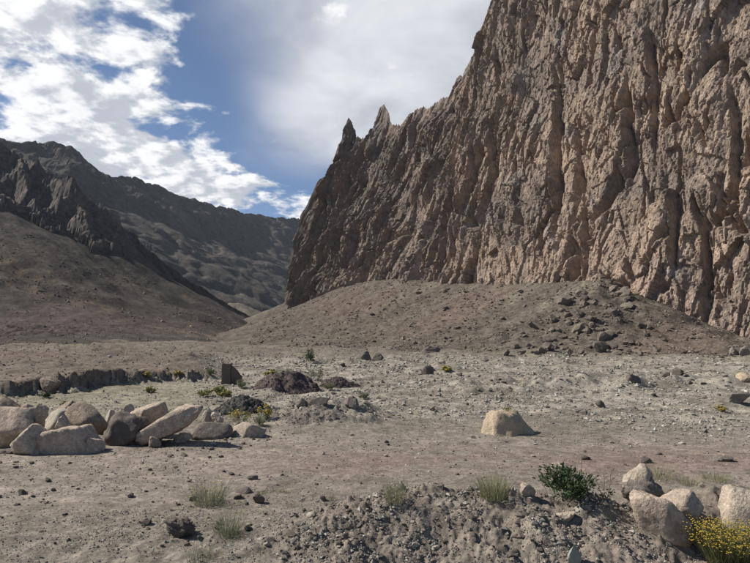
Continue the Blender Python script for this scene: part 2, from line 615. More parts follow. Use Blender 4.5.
def ground_h(x, y):
    r = np.hypot(x, y)
    z = 0.20 * fbm(x / 14, y / 14, 4, 51) * sstep(r, 12, 60)
    z = z + 0.035 * fbm(x / 1.6, y / 1.6, 3, 52)
    # track: smooth with shallow ruts; elsewhere bumpy
    az = x / np.maximum(y, 1)
    rough = sstep(y, 21, 29) + 0.15
    z = z + 0.10 * rough * fbm(x / 2.2, y / 2.2, 4, 53)
    # heaped river gravel beyond the track
    gv = sstep(y, 27, 34) * (1 - sstep(y, 85, 140))
    hp = np.clip(fbm(x / 5.5, y / 4.0, 4, 54), 0, 2)
    z = z + gv * (0.42 * hp + 0.10 * np.abs(perlin(x / 0.9, y / 0.9, 55))) * sstep(az, -0.30, -0.12)
    rid = np.exp(-((y - 45 - 0.12 * (x - 8) - 2.0 * perlin(x / 7, x * 0, 56)) / 2.4) ** 2) * sstep(x, 1, 7)
    z = z + rid * (0.55 + 0.5 * fbm(x / 2.2, y / 2.2, 4, 57))
    # low spoil heaps between the boulders and the mounds
    hx, hy = at(318, 415, 27)[:2]
    z = z + (0.65 * np.exp(-(((x - hx) / 2.6) ** 2 + ((y - hy - 1) / 2.0) ** 2))) * (1 + 0.5 * fbm(x / 0.8, y / 0.8, 3, 58))
    hx, hy = at(360, 412, 29)[:2]
    z = z + (0.35 * np.exp(-(((x - hx) / 2.0) ** 2 + ((y - hy - 1) / 1.5) ** 2))) * (1 + 0.5 * fbm(x / 0.8, y / 0.8, 3, 59))
    t, d, fade = terrace(x, y)
    z = z + t
    # crumbling face of the cut bank
    face = np.exp(-((d + 0.2) / 1.0) ** 2) * fade
    z = z + face * 0.55 * fbm(x / 0.7, y / 0.7, 4, 62, 0.6)
    z = z + fade * sstep(d, 0, 2) * 0.30 * np.clip(fbm(x / 3.5, y / 5, 4, 65), -0.3, 2)
    z = z + sstep(y, 50, 90) * (0.45 * np.clip(fbm(x / 7, y / 9, 4, 67, 0.55), -0.4, 2) + 0.5 * np.clip(fbm(x / 22, y / 26, 3, 68), -0.3, 2))
    bm, bd, bf = berm(x, y)
    z = z + bm
    clod = bf * (1 - sstep(bd, 0.2, 1.4))
    z = z + clod * (0.035 * fbm(x / 0.13, y / 0.13, 2, 79) + 0.12 * fbm(x / 0.7, y / 0.7, 5, 75, 0.55) + 0.10 * facets(x / 0.30 + 0.5 * perlin(x * 2, y * 2, 73), y / 0.30, 76, 1.2, 0.2) * sstep(perlin(x / 0.8, y / 0.8, 78), -0.1, 0.3))
    # the shoulder left of the berm carries a scatter of coarse soil too
    sh = (1 - bf) * (1 - sstep(y, 11.5, 14.5))
    z = z + sh * 0.05 * fbm(x / 0.5, y / 0.5, 4, 77)
    return z


SOIL = np.array([0.194, 0.172, 0.140], np.float32)


def ground_col(x, y, z):
    az = x / np.maximum(y, 1)
    c = np.broadcast_to(SOIL, x.shape + (3,)).copy()
    n = fbm(x / 6, y / 3, 4, 81)
    n2 = fbm(x / 1.2, y / 1.0, 4, 82)
    c = mixc(c, (0.25, 0.225, 0.185), sstep(n, -0.2, 0.6) * 0.6)
    # reddish-brown fines along the track
    tr = np.exp(-((y - 18.5 - 0.02 * x - 0.8 * perlin(x / 6, x * 0 + 1, 83)) / 2.3) ** 2) * sstep(az, -0.30, 0.0)
    c = mixc(c, (0.235, 0.20, 0.168), np.exp(-((y - 19) / 5.5) ** 2) * 0.8)
    c = mixc(c, (0.185, 0.135, 0.115), tr * sstep(n + 0.4 * n2, -0.45, 0.35) * 0.85)
    # pale greenish river gravel
    gv = sstep(y, 25, 31) * (1 - sstep(y, 90, 150))
    c = mixc(c, (0.285, 0.258, 0.215), gv * sstep(n + 0.5 * n2, -0.5, 0.3) * 0.9)
    # channel floor and dry greenish patches
    t, d, fade = terrace(x, y)
    c = mixc(c, (0.215, 0.198, 0.145), fade * sstep(y, 26, 30) * (1 - sstep(d, -1.2, -0.2)) * 0.8)
    # exposed brown soil of the bank and the terrace behind
    c = mixc(c, (0.165, 0.132, 0.105), fade * sstep(d, -0.4, 0.4))
    c = mixc(c, (0.145, 0.122, 0.096), fade * sstep(d, 2, 10) * (0.5 + 0.5 * sstep(n, -0.3, 0.4)))
    c = mixc(c, (0.15, 0.105, 0.09), (1 - sstep(az, -0.62, -0.36)) * sstep(d, 14, 40) * 0.7)
    # toe of the scree is olive brown
    c = mixc(c, (0.165, 0.145, 0.11), sstep(y, 80, 130) * 0.75)
    c = mixc(c, (0.125, 0.098, 0.082), sstep(y, 60, 120) * sstep(fbm(x / 16, y / 22, 4, 84), 0.0, 0.5) * 0.7 * (1 - sstep(az, -0.1, 0.1)))
    # berm soil
    bm, bd, bf = berm(x, y)
    c = mixc(c, (0.185, 0.155, 0.128), bf * (1 - sstep(bd, -0.2, 1.0)) * (0.65 + 0.35 * np.clip(n2, -1, 1)))
    c = c * (1 + 0.16 * n2 + 0.10 * n)[..., None]
    return np.clip(c * np.array([0.96, 0.945, 0.92], np.float32), 0.02, 0.7)


rr = np.concatenate([np.arange(5.0, 9.5, 0.25), np.arange(9.5, 15.0, 0.038), np.arange(15.0, 24, 0.075), np.geomspace(24, 90, 190), np.geomspace(91, 420, 110)[1:]])
aa = np.concatenate([np.radians(np.arange(-180, -46, 8.0)), np.radians(np.linspace(-46, -36, 16)[:-1]), np.radians(np.linspace(-36, 36, 540)),
                     np.radians(np.linspace(36, 46, 16)[1:]), np.radians(np.append(np.arange(52, 180, 8.0), 180))])
AA, RR = np.meshgrid(aa, rr)
GX, GY = RR * np.sin(AA), RR * np.cos(AA)
GZ = ground_h(GX, GY)


def ground_z(x, y):
    """height of the built ground mesh (bilinear on its own grid)"""
    x = np.asarray(x, float)
    y = np.asarray(y, float)
    r = np.hypot(x, y)
    a = np.arctan2(x, y)
    i = np.clip(np.searchsorted(rr, r) - 1, 0, len(rr) - 2)
    j = np.clip(np.searchsorted(aa, a) - 1, 0, len(aa) - 2)
    u = np.clip((r - rr[i]) / (rr[i + 1] - rr[i]), 0, 1)
    v = np.clip((a - aa[j]) / (aa[j + 1] - aa[j]), 0, 1)
    return (GZ[i, j] * (1 - u) * (1 - v) + GZ[i + 1, j] * u * (1 - v) + GZ[i, j + 1] * (1 - u) * v + GZ[i + 1, j + 1] * u * v)


def build_ground():
    V = np.stack([GX, GY, GZ], -1)
    C = ground_col(GX, GY, GZ)
    nr, nc = GX.shape
    # apron out to the horizon
    far = []
    for k, r_ in enumerate((700.0, 1500.0, 3000.0, 5000.0)):
        far.append(np.stack([r_ * np.sin(aa), r_ * np.cos(aa), np.full(len(aa), -6.0)], -1))
    V = np.concatenate([V] + [f[None] for f in far], 0)
    C = np.concatenate([C] + [np.broadcast_to(SOIL * 0.8, (1, nc, 3))] * 4, 0)
    F = grid_faces(nr + 4, nc, True)
    # centre cap under the viewer
    Vf = V.reshape(-1, 3)
    Cf = C.reshape(-1, 3)
    c0 = len(Vf)
    Vf = np.concatenate([Vf, [[0, 0, 0.0]]])
    Cf = np.concatenate([Cf, SOIL[None]])
    cap = np.stack([np.full(nc - 1, c0), np.arange(nc - 1), np.arange(1, nc), np.full(nc - 1, c0)], -1)
    me = mesh_np('ground', Vf, F, M['ground'], Cf)
    o = link('ground', me)
    tag(o, 'flat stony valley floor of grey brown dirt and gravel', kind='structure')
    cm = mesh_np('viewpoint_ground', Vf[np.r_[0:nc, c0]], np.stack([np.full(nc - 1, nc), np.arange(1, nc), np.arange(nc - 1)], -1), M['ground'], Cf[np.r_[0:nc, c0]])
    o2 = link('ground', cm)
    tag(o2, 'dirt under the viewpoint', kind='structure')


build_ground()

# ------------------------------------------------------------------ scree sheet
sr = np.geomspace(70, 470, 300)
sa = np.radians(np.linspace(-20, 41, 430))
SA, SR = np.meshgrid(sa, sr)
SX, SY = SR * np.sin(SA), SR * np.cos(SA)
SZ = scree_h(SX, SY)


def scree_z(x, y):
    x = np.asarray(x, float)
    y = np.asarray(y, float)
    r = np.log(np.hypot(x, y) / 70) / np.log(470 / 70) * 299
    a = (np.arctan2(x, y) - sa[0]) / (sa[-1] - sa[0]) * 429
    ok = (r >= 0) & (r <= 299) & (a >= 0) & (a <= 429)
    i = np.clip(r.astype(int), 0, 298)
    j = np.clip(a.astype(int), 0, 428)
    u = np.clip(r - i, 0, 1)
    v = np.clip(a - j, 0, 1)
    z = (SZ[i, j] * (1 - u) * (1 - v) + SZ[i + 1, j] * u * (1 - v) + SZ[i, j + 1] * (1 - u) * v + SZ[i + 1, j + 1] * u * v)
    return np.where(ok, z, -50)


def build_scree():
    V = np.stack([SX, SY, SZ], -1).reshape(-1, 3)
    F = grid_faces(300, 430, True)
    sd, zf, s = cliff_query(SX, SY)
    keep = (SZ > ground_h(SX, SY) - 1.2) & (sd > -14)
    kf = keep.ravel()[F].any(1)
    F = F[kf]
    n = fbm(s / 16, sd / 50, 4, 91)
    n2 = fbm(SX / 3, SY / 3, 3, 92)
    c = np.broadcast_to(np.array([0.118, 0.098, 0.077], np.float32), SX.shape + (3,)).copy()
    c = mixc(c, (0.148, 0.130, 0.098), sstep(n, -0.1, 0.5))
    c = mixc(c, (0.135, 0.095, 0.076), sstep(perlin(s / 34 + 0.3, sd / 60, 93), 0.05, 0.5) * 0.8 * sstep(sd, -2, 12) * (1 - sstep(sd, 30, 60)))
    c = mixc(c, (0.100, 0.082, 0.068), (1 - sstep(SX, -40, 60)) * 0.5)
    c = c * (1 + 0.20 * n2 + 0.1 * n)[..., None]
    used = np.unique(F)
    mp = np.full(len(V), -1)
    mp[used] = np.arange(len(used))
    me = mesh_np('scree_slope', V[used], mp[F], M['scree'], c.reshape(-1, 3)[used])
    tag(link('scree_slope', me), 'brown scree slope piled against the foot of the cliff', kind='structure')


build_scree()

# ------------------------------------------------------------------ cliff
NU, NV, NB = 800, 480, 18


def build_cliff():
    # columns: even spacing as seen along the wall, denser where it is nearer
    tt = np.linspace(0, S_[-1], 4000)
    pos = np.stack([np.interp(tt, S_, Bp[:, i]) for i in range(3)], -1)
    dist = np.linalg.norm(pos[:, :2], axis=1)
    w = 1.0 / dist
    apx = 375 + FPX * pos[:, 0] / pos[:, 1]
    w = w * np.where(apx > 790, 0.25, 1.0)
    w[tt < S_[2]] *= 0.4
    cw = np.concatenate([[0], np.cumsum((w[1:] + w[:-1]) / 2)])
    s = np.interp(np.linspace(0, cw[-1], NU), cw, tt)
    t = np.interp(s, S_, T_)
    base = np.stack([smooth1(np.interp(s, S_, Bp[:, i]), 6) for i in range(3)], -1)
    tpx = np.interp(t, T_, [a for a, b in TOPX])
    tY = smooth1(np.interp(t, T_, [b for a, b in TOPX]), 6)
    top = at(tpx, np.interp(tpx, SKX, SKYY), tY)
    hid = s < S_[2]
    top[hid, 2] = np.interp(s[hid], [0, S_[2]], [100, at(290, 262, 449)[2]])
    # small serrations along the crest
    top[:, 2] += (np.abs(perlin(s / 3.1, s * 0, 201)) + 0.6 * np.abs(perlin(s / 1.3, s * 0, 202))) * 3.0 * np.clip(dist.mean() / 250, 0, 1) - 1.2
    nx = np.interp(s, FS, FN[:, 0])
    ny = np.interp(s, FS, FN[:, 1])
    nn = np.hypot(nx, ny)
    nx, ny = smooth1(nx / nn, 10), smooth1(ny / nn, 10)
    v = np.linspace(0, 1, NV)[:, None]
    low = base.copy()
    low[:, 2] -= 9
    P = low[None] * (1 - v[..., None]) + top[None] * v[..., None]
    Sg = np.broadcast_to(s[None], (NV, NU)).astype(float)
    Hg = P[:, :, 2] - low[None, :, 2]
    far = np.clip((s - 60) / 260, 0, 1)[None]           # 0 at the far end, 1 near
    # displacement -------------------------------------------------------
    wx = 0.7 * fbm(Sg / 12, Hg / 25, 2, 211)
    x = Sg - 0.13 * Hg + 4.0 * perlin(Sg / 55, Hg / 60, 210) + wx       # joints lean a little
    y = Hg + 2.0 * fbm(Sg / 18, Hg / 30, 2, 212)
    f1 = flames(x / 15, y / 50, 221, 1.7, 0.50, 2.6)
    f2 = flames(x / 6.2 + 0.3, y / 26, 231, 1.8, 0.55, 2.8)
    q0 = facets(x / 10.5, (y - 0.8 * x) / 32, 268, 1.4, 0.06)
    qd = facets((x + 0.55 * y) / 5.5, (y - 0.75 * x) / 8.5, 269, 1.6, 0.12)
    q1 = facets(x / 3.1, (y - 0.7 * x) / 12.0, 251, 1.5, 0.22)
    q2 = facets((x + 0.06 * y) / 1.15, (y + 0.5 * x) / 4.6, 261, 1.5, 0.28)
    q3 = facets((x + 0.05 * y) / 0.45, (y - 0.5 * x) / 1.6, 265, 1.5, 0.3)
    crk = perlin(x / 10 + 0.12 * fbm(Sg / 5, Hg / 9, 2, 272), y / 70, 271)
    crack = np.exp(-np.abs(crk / 0.05) ** 2) * sstep(perlin(Sg / 18, Hg / 24, 273), -0.2, 0.15)
    crk2 = perlin((x + 0.30 * y) / 7 + 0.1 * fbm(Sg / 4, Hg / 8, 2, 275), (y - 0.3 * x) / 40, 274)
    crack = crack + 0.5 * np.exp(-np.abs(crk2 / 0.045) ** 2) * sstep(perlin(Sg / 11, Hg / 16, 276), 0.0, 0.25)
    fine = fbm(x / 1.4, y / 2.6, 4, 281, 0.55)
    slab = sstep(perlin(Sg / 34 + 4, Hg / 30, 291), -0.2, 0.3)   # smoother wall here, broken pillars elsewhere
    D = (2.3 + 7.7 * (1 - far)) * (f1 + 0.1) * (0.45 + 0.55 * (1 - slab)) + (0.6 + 3.4 * (1 - far)) * (f2 + 0.1) * (0.30 + 0.7 * (1 - slab)) \
        + (3.0 + 1.2 * (1 - far)) * q0 + 0.9 * qd + (1.15 + 0.8 * (1 - far)) * q1 * (0.6 + 0.4 * (1 - slab)) + (0.45 + 0.2 * (1 - slab)) * q2 + 0.20 * q3 + 0.06 * fine \
        - crack * (5.5 + 2.5 * (1 - far))
    # a few great clefts and buttresses of the right half
    Ppx = 375 + FPX * P[:, :, 0] / P[:, :, 1]
    Ppy = 335 - FPX * (P[:, :, 2] - CAM_H) / P[:, :, 1]
    del Ppy
    for (u0, h0, wd, ht, am) in CLEFTS:
        du = (Sg - u0 + 0.25 * wx + 0.10 * (Hg - h0)) / wd
        dh = (Hg - h0) / ht
        D -= am * np.where(du > 0, np.exp(-du * 0.8), np.exp(-(du * 7) ** 2)) * np.exp(-dh ** 4)
    D *= sstep(v, 0.0, 0.03) * 0.4 + 0.6
    endf = sstep(s, S_[2] - 5, S_[2] + 25)[None]
    D = D * (0.45 + 0.55 * endf) - 1.0
    # keep the crest thin and jagged
    D *= 1 - 0.75 * sstep(v, 0.86, 1.0)
    P[:, :, 0] += nx[None] * D
    P[:, :, 1] += ny[None] * D
    P[:, :, 2] += 0.25 * D * (1 - v)
    # colours -------------------------------------------------------------
    n = fbm(Sg / 30, Hg / 26, 4, 301)
    n2 = fbm(x / 5, y / 16, 4, 302)
    c = np.broadcast_to(np.array([0.250, 0.198, 0.160], np.float32), Sg.shape + (3,)).copy()
    warm = sstep(n + 0.5 * n2 + (far - 0.55) * 0.9 + 0.35 * (1 - v), -0.1, 0.9)
    c = mixc(c, (0.352, 0.266, 0.202), warm)
    c = mixc(c, (0.19, 0.153, 0.128), sstep(n2 - 0.4 * n, 0.15, 0.8) * 0.6)
    c = mixc(c, (0.29, 0.265, 0.25), sstep(perlin(Sg / 13, Hg / 15, 304), 0.35, 0.65) * 0.45)
    c = mixc(c, (0.150, 0.122, 0.103), (1 - far) * 0.80 * np.ones_like(v))
    # pale dusty foot of the wall
    foot = (1 - sstep(Hg, 12, 34)) * far
    c = mixc(c, (0.385, 0.285, 0.225), foot * sstep(n2, -0.4, 0.4) * 0.6)
    r_, _, _, _, cx, cy = worley(x / 3.0, y / 8.0, 305)
    c = c * (1 + 0.16 * (r2(cx, cy, 306) - 0.5) * 2 + 0.12 * fine)[..., None]
    # back of the ridge ----------------------------------------------------
    k = np.linspace(0, 1, NB + 1)[1:, None, None]
    back = np.stack([-nx, -ny, np.zeros_like(nx)], -1)[None]
    Bk = P[-1][None] + back * (k * 60.0) * (0.08 + 0.92 * k)
    Bk[:, :, 2] -= (k[:, :, 0] ** 0.8) * (P[-1, :, 2] + 4)[None] * 0.75
    Bk[:, :, 2] += 2.0 * fbm(Bk[:, :, 0] / 9, Bk[:, :, 1] / 9, 3, 310) * k[:, :, 0]
    V = np.concatenate([P, Bk], 0)
    C = np.concatenate([c, np.broadcast_to(c[-1:], (NB, NU, 3))], 0)
    me = mesh_np('cliff', V.reshape(-1, 3), grid_faces(NV + NB, NU, False), M['cliff'], np.clip(C, 0.02, 0.7).reshape(-1, 3), smooth=False)
    tag(link('cliff', me), 'towering jagged brown rock cliff with vertical fins and spires', kind='structure')


def s_of(px):
    return float(np.interp(px, [b[0] for b in BASE[2:]], S_[2:]))


CLEFTS = [(s_of(536), 62, 3.0, 34, 6.0), (s_of(560), 48, 2.4, 20, 5.0), (s_of(607), 62, 4.0, 20, 5.0), (s_of(660), 38, 3.0, 16, 5.5), (s_of(574), 26, 2.0, 14, 4.0),
          (s_of(690), 24, 2.0, 14, 4.0), (s_of(625), 80, 2.2, 22, 5.0), (s_of(470), 70, 2.4, 40, 5.0), (s_of(705), 60, 2.2, 18, 4.0), (s_of(430), 60, 3.0, 50, 6.0)]
build_cliff()


# ------------------------------------------------------------------ hills on the left and the far mountains
def spine_h(x, y, spines):
    """highest of the ridge lines minus a slope away from each"""
    best = np.full(x.shape, -400.0)
    crest = np.full(x.shape, 1e6)
    for pts, k1, d1, k2 in spines:
        P = np.array([at(*p) for p in pts])
        for a, b in zip(P[:-1], P[1:]):
            dx, dy = b[0] - a[0], b[1] - a[1]
            L2 = dx * dx + dy * dy
            t = np.clip(((x - a[0]) * dx + (y - a[1]) * dy) / L2, 0, 1)
            d = np.hypot(x - a[0] - t * dx, y - a[1] - t * dy)
            z0 = a[2] + t * (b[2] - a[2])
            z = z0 - k1 * np.minimum(d, d1) - k2 * np.maximum(d - d1, 0)      # bare rock above, debris below
            m = z > best
            best = np.where(m, z, best)
            crest = np.where(m, d, crest)
    return best, crest


def polar_sheet(name, label, a0, a1, na, r0, r1, nr, fn, colfn, mat, zmin):
    a = np.radians(np.linspace(a0, a1, na))
    r = np.geomspace(r0, r1, nr)
    A, Rr = np.meshgrid(a, r)
    X, Y = Rr * np.sin(A), Rr * np.cos(A)
    Z, crest = fn(X, Y)
    C = colfn(X, Y, Z, crest)
    F = grid_faces(nr, na, True)
    F = F[(Z > zmin).ravel()[F].any(1)]
    V = np.stack([X, Y, Z], -1).reshape(-1, 3)
    used = np.unique(F)
    mp = np.full(len(V), -1)
    mp[used] = np.arange(len(used))
    me = mesh_np(name, V[used], mp[F], mat, np.clip(C.reshape(-1, 3)[used], 0.01, 0.7), smooth=name == 'valley_floor')
    return tag(link(name, me), label, kind='structure')


NEAR_SP = [
    ([(-330, -40, 470), (-180, 48, 470), (-60, 108, 468), (0, 137, 465), (20, 150, 462), (48, 168, 458), (64, 178, 455), (76, 178, 452), (90, 198, 446),
      (112, 229, 440), (134, 266, 428), (152, 294, 416), (168, 318, 405), (178, 336, 396)], 1.25, 40, 0.65),
    ([(76, 178, 452), (84, 205, 432), (92, 232, 418)], 1.3, 18, 0.6),
    ([(20, 150, 462), (30, 185, 430), (46, 218, 405)], 1.2, 15, 0.6),
    ([(-60, 108, 468), (-40, 170, 410), (-10, 215, 372), (40, 262, 330)], 0.7, 15, 0.55),
]


def near_fn(x, y):
    wx = 5 * fbm(x / 45, y / 45, 3, 401)
    wy = 5 * fbm(x / 45, y / 45, 3, 402)
    z, cr = spine_h(x + wx, y + wy, NEAR_SP)
    hi = sstep(z, 45, 90)
    rock = sstep(hi * (1 - sstep(cr, 22, 62)) + 0.28 * fbm(x / 22, y / 22, 4, 403), 0.30, 0.5)
    rock = rock * sstep(z, 28, 52)
    crag = ridged(x / 30, y / 30, 5, 404, 0.5) - 0.8
    z = z + rock * (3.5 * crag + 2.6 * facets(x / 11, y / 11, 405, 1.6, 0.35) + 1.7 * facets(x / 4.5, y / 4.5, 425, 1.6, 0.35) + 1.5)
    z = z + (1 - rock) * (0.5 * fbm(x / 30, y / 30, 3, 406) + 0.12 * fbm(x / 3, y / 3, 3, 407))
    # shallow chutes down the debris
    z = z - (1 - rock) * 0.8 * ridged((x * 0.55 + y * 0.83) / 20, (x * 0.83 - y * 0.55) / 110, 2, 408) * sstep(z, 3, 25)
    # dug-over hummocks at the toe
    az = x / np.maximum(y, 1)
    toe = np.interp(az, [-1.2, -0.64, -0.45, -0.30, -0.22, -0.15], [80, 108, 140, 205, 300, 420])
    ap = -0.5 + 0.085 * (y - toe) + 1.2 * fbm(x / 25, y / 25, 3, 410)
    z = 7.0 * np.logaddexp(z / 7.0, ap / 7.0) - 1.5
    sw = 3.5
    z = sw * np.logaddexp(0, z / sw) - 1.0
    z = z + 2.2 * np.clip(fbm(x / 10, y / 10, 4, 409), -0.3, 2) * (1 - sstep(z, 4, 14)) * sstep(-x, 95, 130)
    return z - 0.8, rock


def near_col(x, y, z, rock):
    n = fbm(x / 30, y / 30, 4, 411)
    c = np.broadcast_to(np.array([0.054, 0.045, 0.038], np.float32), x.shape + (3,)).copy()
    c = mixc(c, (0.076, 0.061, 0.049), sstep(n, -0.2, 0.5))
    st = perlin((0.6 * x + 0.8 * y) / 4.0, (0.8 * x - 0.6 * y) / 130, 421) + 0.6 * perlin((0.6 * x + 0.8 * y) / 12.0, (0.8 * x - 0.6 * y) / 200, 422)
    c = c * np.clip(1 + 0.45 * st, 0.5, 1.9)[..., None]
    band = np.exp(-((y - (np.interp(x, [-260, -200, -150, -105], [330, 318, 305, 290]) + 10 * perlin(x / 30, y / 30, 413))) / 15) ** 2)
    c = mixc(c, (0.19, 0.14, 0.095), band * sstep(fbm(x / 9, y / 9, 4, 414), -0.35, 0.5) * 0.8)
    c = mixc(c, (0.078, 0.056, 0.049), (1 - sstep(z, 8, 32)) * (1 - sstep(x, -130, -70)) * 0.85)
    # specks of dry tussock
    sp = perlin(x / 1.6, y / 1.6, 415)
    c = mixc(c, (0.22, 0.17, 0.11), sstep(sp, 0.55, 0.75) * (1 - rock) * sstep(perlin(x / 40, y / 40, 416), -0.3, 0.2) * 0.6)
    rc = mixc(np.broadcast_to(np.array([0.085, 0.073, 0.065], np.float32), x.shape + (3,)).copy(), (0.13, 0.103, 0.084), sstep(fbm(x / 9, y / 9, 4, 417), 0, 0.5))
    c = mixc(c, rc, rock)
    return c * (1 + 0.12 * fbm(x / 4, y / 4, 3, 418))[..., None]


polar_sheet('hillside', 'dark brown scree hillside with a rocky crag on its spur', -48, -8, 380, 95, 720, 345, near_fn, near_col, M['hill'], -6)

FAR_SP = [
    ([(-260, 60, 880), (-120, 105, 960), (-30, 133, 1050), (15, 141, 1080), (35, 140, 1110), (50, 139, 1130), (68, 148, 1160), (86, 158, 1210), (104, 170, 1270), (112, 174, 1300),
      (140, 178, 1400), (160, 188, 1480), (182, 196, 1560), (205, 203, 1650), (235, 210, 1780), (262, 215, 1920), (300, 219, 2080), (360, 216, 2250), (450, 205, 2400)], 0.88, 160, 0.6),
    ([(86, 158, 1210), (98, 190, 1080), (108, 224, 970), (126, 260, 860), (150, 290, 780), (172, 314, 700)], 0.85, 80, 0.6),
    ([(104, 170, 1270), (128, 202, 1190), (144, 232, 1120), (168, 265, 1030), (190, 294, 960), (204, 312, 910)], 0.85, 80, 0.6),
    ([(160, 188, 1480), (176, 212, 1410), (190, 240, 1330), (205, 272, 1220), (218, 304, 1110)], 0.85, 80, 0.6),
    ([(205, 203, 1650), (222, 232, 1560), (238, 262, 1450), (250, 290, 1330), (256, 300, 1280)], 0.85, 80, 0.6),
    ([(262, 215, 1920), (262, 245, 1760), (268, 275, 1580), (272, 292, 1470)], 0.85, 80, 0.6),
    ([(330, 215, 2150), (305, 255, 1750), (295, 280, 1500), (288, 296, 1330)], 0.85, 80, 0.6),
]


def far_fn(x, y):
    wx = 16 * fbm(x / 150, y / 150, 4, 501)
    wy = 16 * fbm(x / 150, y / 150, 4, 502)
    z, cr = spine_h(x + wx, y + wy, FAR_SP)
    k = sstep(z, 60, 200)
    r = ridged(x / 150, y / 150, 5, 503, 0.42) - 0.9
    rock = sstep(0.5 * k + 0.5 * (1 - sstep(cr, 30, 160)) + 0.40 * fbm(x / 80, y / 80, 4, 504), 0.50, 0.75)
    z = z + rock * (14 * r * (0.35 + 0.65 * sstep(cr, 4, 60)) + 4.5 * facets(x / 34, y / 34, 507, 1.6, 0.3) + 2.2 * facets(x / 13, y / 13, 508, 1.6, 0.3)) + (1 - rock) * (2.0 * fbm(x / 50, y / 50, 4, 506) - 9.0 * (ridged(x / 95 + 0.3 * y / 95, y / 95 - 0.3 * x / 95, 3, 509, 0.5) - 0.9))
    return z, rock


def far_col(x, y, z, rock):
    n = fbm(x / 120, y / 120, 4, 511)
    c = np.broadcast_to(np.array([0.082, 0.071, 0.062], np.float32), x.shape + (3,)).copy()
    c = mixc(c, (0.102, 0.087, 0.071), sstep(n, -0.1, 0.5))
    c = mixc(c, (0.072, 0.063, 0.057), rock * 0.85)
    return c * (1 + 0.12 * fbm(x / 15, y / 15, 3, 512))[..., None]


polar_sheet('mountain', 'dark far mountain ridge with gullies closing the valley', -46, 6, 390, 560, 2900, 340, far_fn, far_col, M['mount'], -8)

# valley floor between the spurs, with a pale rounded knoll
KN = at(234, 300, 640)


def vale_fn(x, y):
    z = -3 + np.clip(y - 260, 0, 1e4) * 0.064 + 2.2 * fbm(x / 40, y / 40, 4, 601)
    z = z + 16 * np.exp(-(((x - KN[0]) / 30) ** 2 + ((y - KN[1]) / 60) ** 2)) * (1 + 0.25 * fbm(x / 14, y / 14, 3, 602))
    # fans from the right-hand wall
    e = at(292, 300, 560)
    z = np.maximum(z, e[2] + 3 - 0.40 * np.hypot(x - e[0] - 40, (y - e[1]) * 0.5) + 2.0 * fbm(x / 20, y / 20, 4, 603))
    return z, z * 0


def vale_col(x, y, z, rock):
    n = fbm(x / 30, y / 30, 4, 611)
    c = np.broadcast_to(np.array([0.175, 0.14, 0.10], np.float32), x.shape + (3,)).copy()
    c = mixc(c, (0.14, 0.118, 0.09), sstep(n, -0.15, 0.3))
    return c * (1 + 0.15 * fbm(x / 6, y / 6, 3, 612))[..., None]


polar_sheet('valley_floor', 'pale tan valley floor with a rounded knoll between the spurs', -34, 6, 150, 270, 2400, 150, vale_fn, vale_col, M['hill'], -1e9)


# ------------------------------------------------------------------ rocks
def ico(sub):
    bm = bmesh.new()
    bmesh.ops.create_icosphere(bm, subdivisions=sub, radius=1.0)
    V = np.array([v.co[:] for v in bm.verts])
    F = np.array([[v.index for v in f.verts] for f in bm.faces])
    bm.free()
    return V, F


ICO = {k: ico(k) for k in (1, 2, 3, 4, 5)}


def n3(p, f, seed):
    return perlin(p[:, 0] * f + p[:, 2] * f * 0.71 + seed, p[:, 1] * f - p[:, 2] * f * 0.83, seed) \
        + perlin(p[:, 2] * f + 5.1, p[:, 0] * f * 0.6 + p[:, 1] * f * 0.9 - seed, seed + 3)


def rock_shape(seed, sub, planes=9, soft=0.05, rough=0.05, pre=(1, 1, 1), roll=0, yaw=0, pitch=0, extra=(), lump=0.0):
    """a block cut by planes, edges worn; returned in a -0.5..0.5 box after rolling"""
    rs = np.random.default_rng(seed)
    V, F = ICO[sub]
    n = rs.normal(size=(planes, 3))
    n /= np.linalg.norm(n, axis=1)[:, None]
    d = rs.uniform(0.52, 0.96, planes) if sub >= 4 else rs.uniform(0.42, 0.92, planes)
    if len(extra):
        e = np.array([q[:3] for q in extra], float)
        e /= np.linalg.norm(e, axis=1)[:, None]
        n = np.concatenate([n, e])
        d = np.concatenate([d, [q[3] for q in extra]])
    q = V @ n.T
    t = np.where(q > 0.08, d / np.maximum(q, 0.08), 4.0)
    t = np.concatenate([t, np.full((len(V), 1), 1.15)], 1)
    r = -soft * np.log(np.exp(-t / soft).sum(1))
    P = V * r[:, None]
    if lump:
        P = P * (1 + lump * n3(V, 1.7, seed + 5))[:, None]
    if sub >= 3:                                  # chipped faces and a few cracks
        ck = n3(P, 1.5, seed + 41)
        chip = np.abs(n3(P, 3.3, seed + 31))
        P = P * (1 - 0.05 * np.exp(-(ck / 0.05) ** 2) - 0.05 * sstep(chip, 0.05, 0.0))[:, None]
    P = P * (1 + rough * (n3(P, 2.6, seed) * 0.6 + n3(P, 6.5, seed + 9) * 0.34 + n3(P, 15, seed + 19) * 0.18))[:, None]
    P = P * np.array(pre)
    Mx = np.array((Euler((R(pitch), R(roll), R(yaw))).to_matrix()))
    P = P @ Mx.T
    lo, hi = P.min(0), P.max(0)
    return (P - (lo + hi) / 2) / (hi - lo), F


